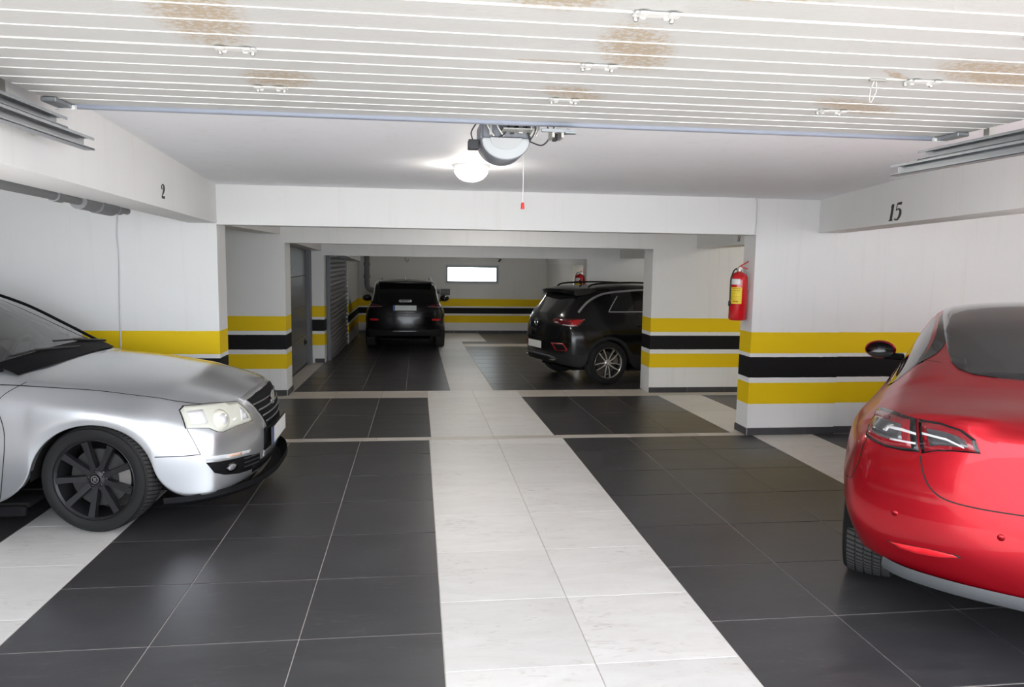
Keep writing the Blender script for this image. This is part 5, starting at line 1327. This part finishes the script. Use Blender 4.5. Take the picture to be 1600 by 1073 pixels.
# emblem ring with letter strokes, and model lettering
def lettering(car, txt, p, h, mat, nm, adv=0.62):
    bm = bmesh.new(); x = 0.0
    SH = {'T': [[(0,1),(0.6,1)],[(0.3,1),(0.3,0)]], '-': [[(0.1,0.5),(0.4,0.5)]], 'R': [[(0,0),(0,1)],[(0,1),(0.4,0.98),(0.5,0.75),(0.4,0.52),(0,0.5)],[(0.25,0.5),(0.55,0)]], 'O': [[(0.3,1),(0.05,0.8),(0.0,0.5),(0.05,0.2),(0.3,0),(0.55,0.2),(0.6,0.5),(0.55,0.8),(0.3,1)]], 'C': [[(0.55,0.85),(0.3,1),(0.05,0.8),(0.0,0.5),(0.05,0.2),(0.3,0),(0.55,0.15)]],
          'V': [[(0.0,1.0),(0.3,0.0)],[(0.3,0.0),(0.6,1.0)]], 'W': [[(0,1),(0.2,0)],[(0.2,0),(0.4,0.7)],[(0.4,0.7),(0.6,0)],[(0.6,0),(0.8,1)]], 'S': [[(0.55,0.85),(0.3,1),(0.05,0.8),(0.3,0.5),(0.55,0.2),(0.3,0),(0.05,0.15)]], 'K': [[(0,0),(0,1)],[(0,0.45),(0.5,1)],[(0.15,0.6),(0.55,0)]], 'D': [[(0,0),(0,1)],[(0,1),(0.4,0.9),(0.55,0.5),(0.4,0.1),(0,0)]], 'A': [[(0,0),(0.3,1)],[(0.3,1),(0.6,0)],[(0.12,0.35),(0.48,0.35)]]}
    for ch in txt:
        for st in SH.get(ch, []):
            b2 = bmesh.new(); stroke(b2, st, [0.16,0.16]); bmesh.ops.translate(b2, verts=b2.verts[:], vec=(x,0,0)); me = bpy.data.meshes.new('t'); b2.to_mesh(me); b2.free(); bm.from_mesh(me); bpy.data.meshes.remove(me)
        x += 0.85 if ch != '-' else 0.6
    w = x*h
    for v in bm.verts: v.co = Vector((0, -(v.co.x*h - w/2), v.co.z*h))
    o = obj(nm, bm, mat, car.root); o.location = p; o['kind'] = 'stuff'; return o
lettering(tro, 'T-ROC', (-0.853,0.0,0.790), 0.040, 'chrome', 'model_lettering')
bm = bmesh.new(); tube(bm, [(-0.826, 0.052*math.cos(2*PI*k/28), 0.925+0.052*math.sin(2*PI*k/28)) for k in range(28)], 0.005, 6, closed=True); em = tro.part('emblem', bm, 'chrome', True)
lettering(tro, 'V', (-0.828,0.022,0.930), 0.036, 'chrome', 'emblem_stroke'); lettering(tro, 'W', (-0.828,0.012,0.885), 0.040, 'chrome', 'emblem_stroke')
for x, y in ((1.15,0.36),(1.15,-0.36)): seat(tro, x, y)


# ------------------------------------------------------------------ black crossover by the window (rear axle at local x = 0)
KA = 0.375
kar = dict(
    axles=(0.0, 2.64), arch=KA, axz=0.34, flare=0.012,
    cols=[-0.66,-0.54,-0.43] + arc_cols(0.0, KA) + [0.55,0.85,1.15,1.35,1.70,1.92,2.12] + arc_cols(2.64, KA) + [3.10,3.22,3.32],
    zb=[(-0.7,0.30),(-0.4,0.26),(0.4,0.22),(2.2,0.22),(3.4,0.26)],
    zm=[(-0.7,0.66),(0.0,0.66),(2.6,0.64),(3.4,0.55)],
    zsh=[(-0.7,0.90),(0.0,0.92),(1.5,0.90),(2.6,0.86),(3.4,0.72)],
    zbt=[(-0.7,1.05),(0.0,1.05),(1.5,1.01),(2.1,0.99),(2.6,0.96),(3.4,0.82)],
    yl=[(-0.7,0.80),(-0.4,0.865),(0.0,0.885),(2.6,0.885),(3.1,0.86),(3.4,0.76)],
    ym=[(-0.7,0.84),(-0.4,0.905),(0.0,0.92),(2.6,0.91),(3.1,0.87),(3.4,0.78)],
    ysh=[(-0.7,0.82),(-0.4,0.875),(0.0,0.89),(2.6,0.87),(3.4,0.72)],
    ybt=[(-0.7,0.755),(-0.4,0.795),(0.0,0.81),(1.5,0.81),(2.1,0.80),(2.6,0.74),(3.4,0.62)],
    yr=[(-0.7,0.72),(-0.54,0.69),(-0.43,0.685),(-0.38,0.675),(0.0,0.65),(0.8,0.60),(1.35,0.60),(1.70,0.65),(1.92,0.69),(2.12,0.73),(2.6,0.60),(3.4,0.48)],
    zr=[(-0.7,1.09),(-0.54,1.27),(-0.43,1.42),(-0.38,1.48),(-0.2,1.52),(0.8,1.545),(1.15,1.54),(1.35,1.51),(1.70,1.30),(1.92,1.16),(2.12,1.03),(2.6,0.99),(3.4,0.84)],
    zc=[(-0.7,1.12),(-0.54,1.31),(-0.43,1.46),(-0.38,1.525),(-0.2,1.565),(0.8,1.60),(1.15,1.595),(1.35,1.56),(1.70,1.36),(1.92,1.22),(2.12,1.09),(2.6,1.04),(3.4,0.88)],
    rear=dict(rows=[(-0.80,0.32),(-0.84,0.32),(-0.875,0.44),(-0.885,0.60),(-0.87,0.82),(-0.85,0.97),(-0.80,1.10)], plan=[(0.50,0.76),(0.88,0.40),(1.0,0.0)], crease={5: 0.3, 6: 0.2}),
    front=dict(rows=[(3.42,0.26),(3.46,0.26),(3.49,0.38),(3.50,0.52),(3.49,0.66),(3.46,0.78),(3.40,0.88)], plan=[(0.50,0.76),(0.88,0.40),(1.0,0.0)]),
    crease={1: 0.9, 0: 0.9, 5: 0.25, 6: 0.3, 7: 0.55},
    mats=dict(body='black_paint', rear_glass='dark_glass', windscreen='tint_glass', side_window='dark_glass', cladding='cladding'),
    levels=2, joined=('cladding',))
def kar_groups(x, r, i):
    if r in (7, 8) and -0.55 < x < -0.37: return 'rear_glass'
    if r in (7, 8) and 1.35 < x < 2.12: return 'windscreen'
    if r == 6 and (-0.1 < x < 0.55 or 0.55 < x < 1.15 or 1.35 < x < 1.92): return 'side_window'
    if r in (0, 1): return 'cladding'
    return 'body'
kar['groups'] = kar_groups; kar['end_groups'] = lambda k, r, j: 'cladding' if r < 2 else 'body'
th = math.radians(90.5); sc = 0.915
suv = Car('crossover_car', 'black crossover facing the back wall below the window', (-0.365, 16.42, fz(16.42)+0.002), th, sc, kar)
suv.root.rotation_euler = (0, math.atan(0.02), th)
for y in (-0.905, 0.905):
    suv.wheel(0.0, y, 0.342, 0.215, 0.23, 'ten', 'silver_alloy'); suv.wheel(2.64, y, 0.342, 0.215, 0.23, 'ten', 'silver_alloy')
suv.liner(0.0, 0.90, KA-0.004, 0.33, 0.34); suv.liner(2.64, 0.90, KA-0.004, 0.33, 0.34)
suv.pan(-0.50, 3.3, 0.58, 0.21); suv.pan(0.40, 2.2, 0.83, 0.20)
principled('bright_trim', (0.80,0.80,0.80), 0.3, metal=0.3)
plate(suv, (-0.865,0.01,0.958), 0.52, 0.115, PI, -0.06)
pq = suv.decal('boot_plaque', [(-0.13,1.085),(0.13,1.085),(0.15,1.112),(0.13,1.140),(-0.13,1.140),(-0.15,1.112)], 'rear', 'plate_white', 0.006, res=0.06)
for k_ in range(6): suv.decal('plaque_mark', [(-0.10+k_*0.034,1.098),(-0.08+k_*0.034,1.098),(-0.08+k_*0.034,1.126),(-0.10+k_*0.034,1.126)], 'rear', 'grey_plastic', 0.0075, parent=pq, res=0.06)
suv.decal('chrome_strip', [(-0.22,0.855),(0.20,0.855),(0.20,0.872),(-0.22,0.872)], 'rear', 'satin_silver', 0.005, res=0.06)
def kar_tail(side):
    fr = (math.radians(38), side, -1); S = lambda pts: [(x, y*-side, z) for x, y, z in pts]
    o = suv.decal3('tail_light', S([(-0.79,-0.45,1.000),(-0.70,-0.66,1.035),(-0.58,-0.80,1.045),(-0.44,-0.845,1.03),(-0.46,-0.84,0.950),(-0.62,-0.80,0.945),(-0.74,-0.62,0.965)]), fr, 'tail_dark_red', 0.004, label='dark red tail light')
    suv.decal3('light_strip', S([(-0.77,-0.52,0.992),(-0.60,-0.78,0.980),(-0.60,-0.78,0.968),(-0.77,-0.52,0.984)]), fr, 'satin_silver', 0.0062, parent=o)
    suv.decal3('rear_reflector', S([(-0.772,-0.603,0.712),(-0.674,-0.796,0.714),(-0.675,-0.796,0.669),(-0.774,-0.603,0.667)]), fr, 'reflector_red', 0.004)
kar_tail(-1); kar_tail(1)
for s in (1, -1):
    bm = bmesh.new(); tube(bm, curve_pts([(-0.64,s*0.745,1.115),(-0.56,s*0.715,1.24),(-0.45,s*0.70,1.39),(-0.36,s*0.692,1.475),(-0.1,s*0.668,1.53),(0.5,s*0.64,1.55),(1.2,s*0.63,1.55)],6), 0.012, 8); suv.part('window_strip', bm, 'bright_trim', True)
    bm = bmesh.new(); tube(bm, curve_pts([(-0.22,s*0.60,1.545),(-0.12,s*0.595,1.60),(0.0,s*0.59,1.625),(0.6,s*0.58,1.645),(1.1,s*0.58,1.635),(1.25,s*0.585,1.58)],6), 0.015, 8); suv.part('roof_rail', bm, 'satin_silver', True)
    bm = bmesh.new(); bmesh.ops.create_uvsphere(bm, u_segments=16, v_segments=10, radius=1.0)
    for v in bm.verts: v.co = Vector((1.85+v.co.x*0.07, s*1.0+v.co.y*0.12, 1.10+v.co.z*0.085))
    mh = suv.part('door_mirror', bm, 'black_paint', True)
    bm = bmesh.new(); box(bm, 1.82, 1.88, min(s*0.80,s*0.92), max(s*0.80,s*0.92), 1.02, 1.05, 0.008); obj('mirror_arm', bm, 'black_trim', mh)
bm = bmesh.new(); prism(bm, [(-0.15,1.55),(-0.08,1.56),(-0.14,1.655),(-0.155,1.655)], -0.014, 0.014)
for v in bm.verts: v.co = Vector((v.co.x, v.co.z, v.co.y))
suv.part('aerial', bm, 'gloss_black')
bm = bmesh.new(); box(bm, -0.52, -0.30, -0.60, 0.60, 1.505, 1.545, 0.015, seg=2); suv.part('roof_spoiler', bm, 'black_paint', True, 40)
suv.seam('boot_seam', [(0.0,0.775),(0.40,0.775),(0.66,0.79),(0.70,0.86),(0.70,0.95)], 'rear', 0.007)
suv.decal('bumper_strip', [(-0.28,0.425),(0.28,0.425),(0.28,0.440),(-0.28,0.440)], 'rear', 'satin_silver', 0.004, res=0.06)
for x, y in ((1.2,0.37),(1.2,-0.37)): seat(suv, x, y)
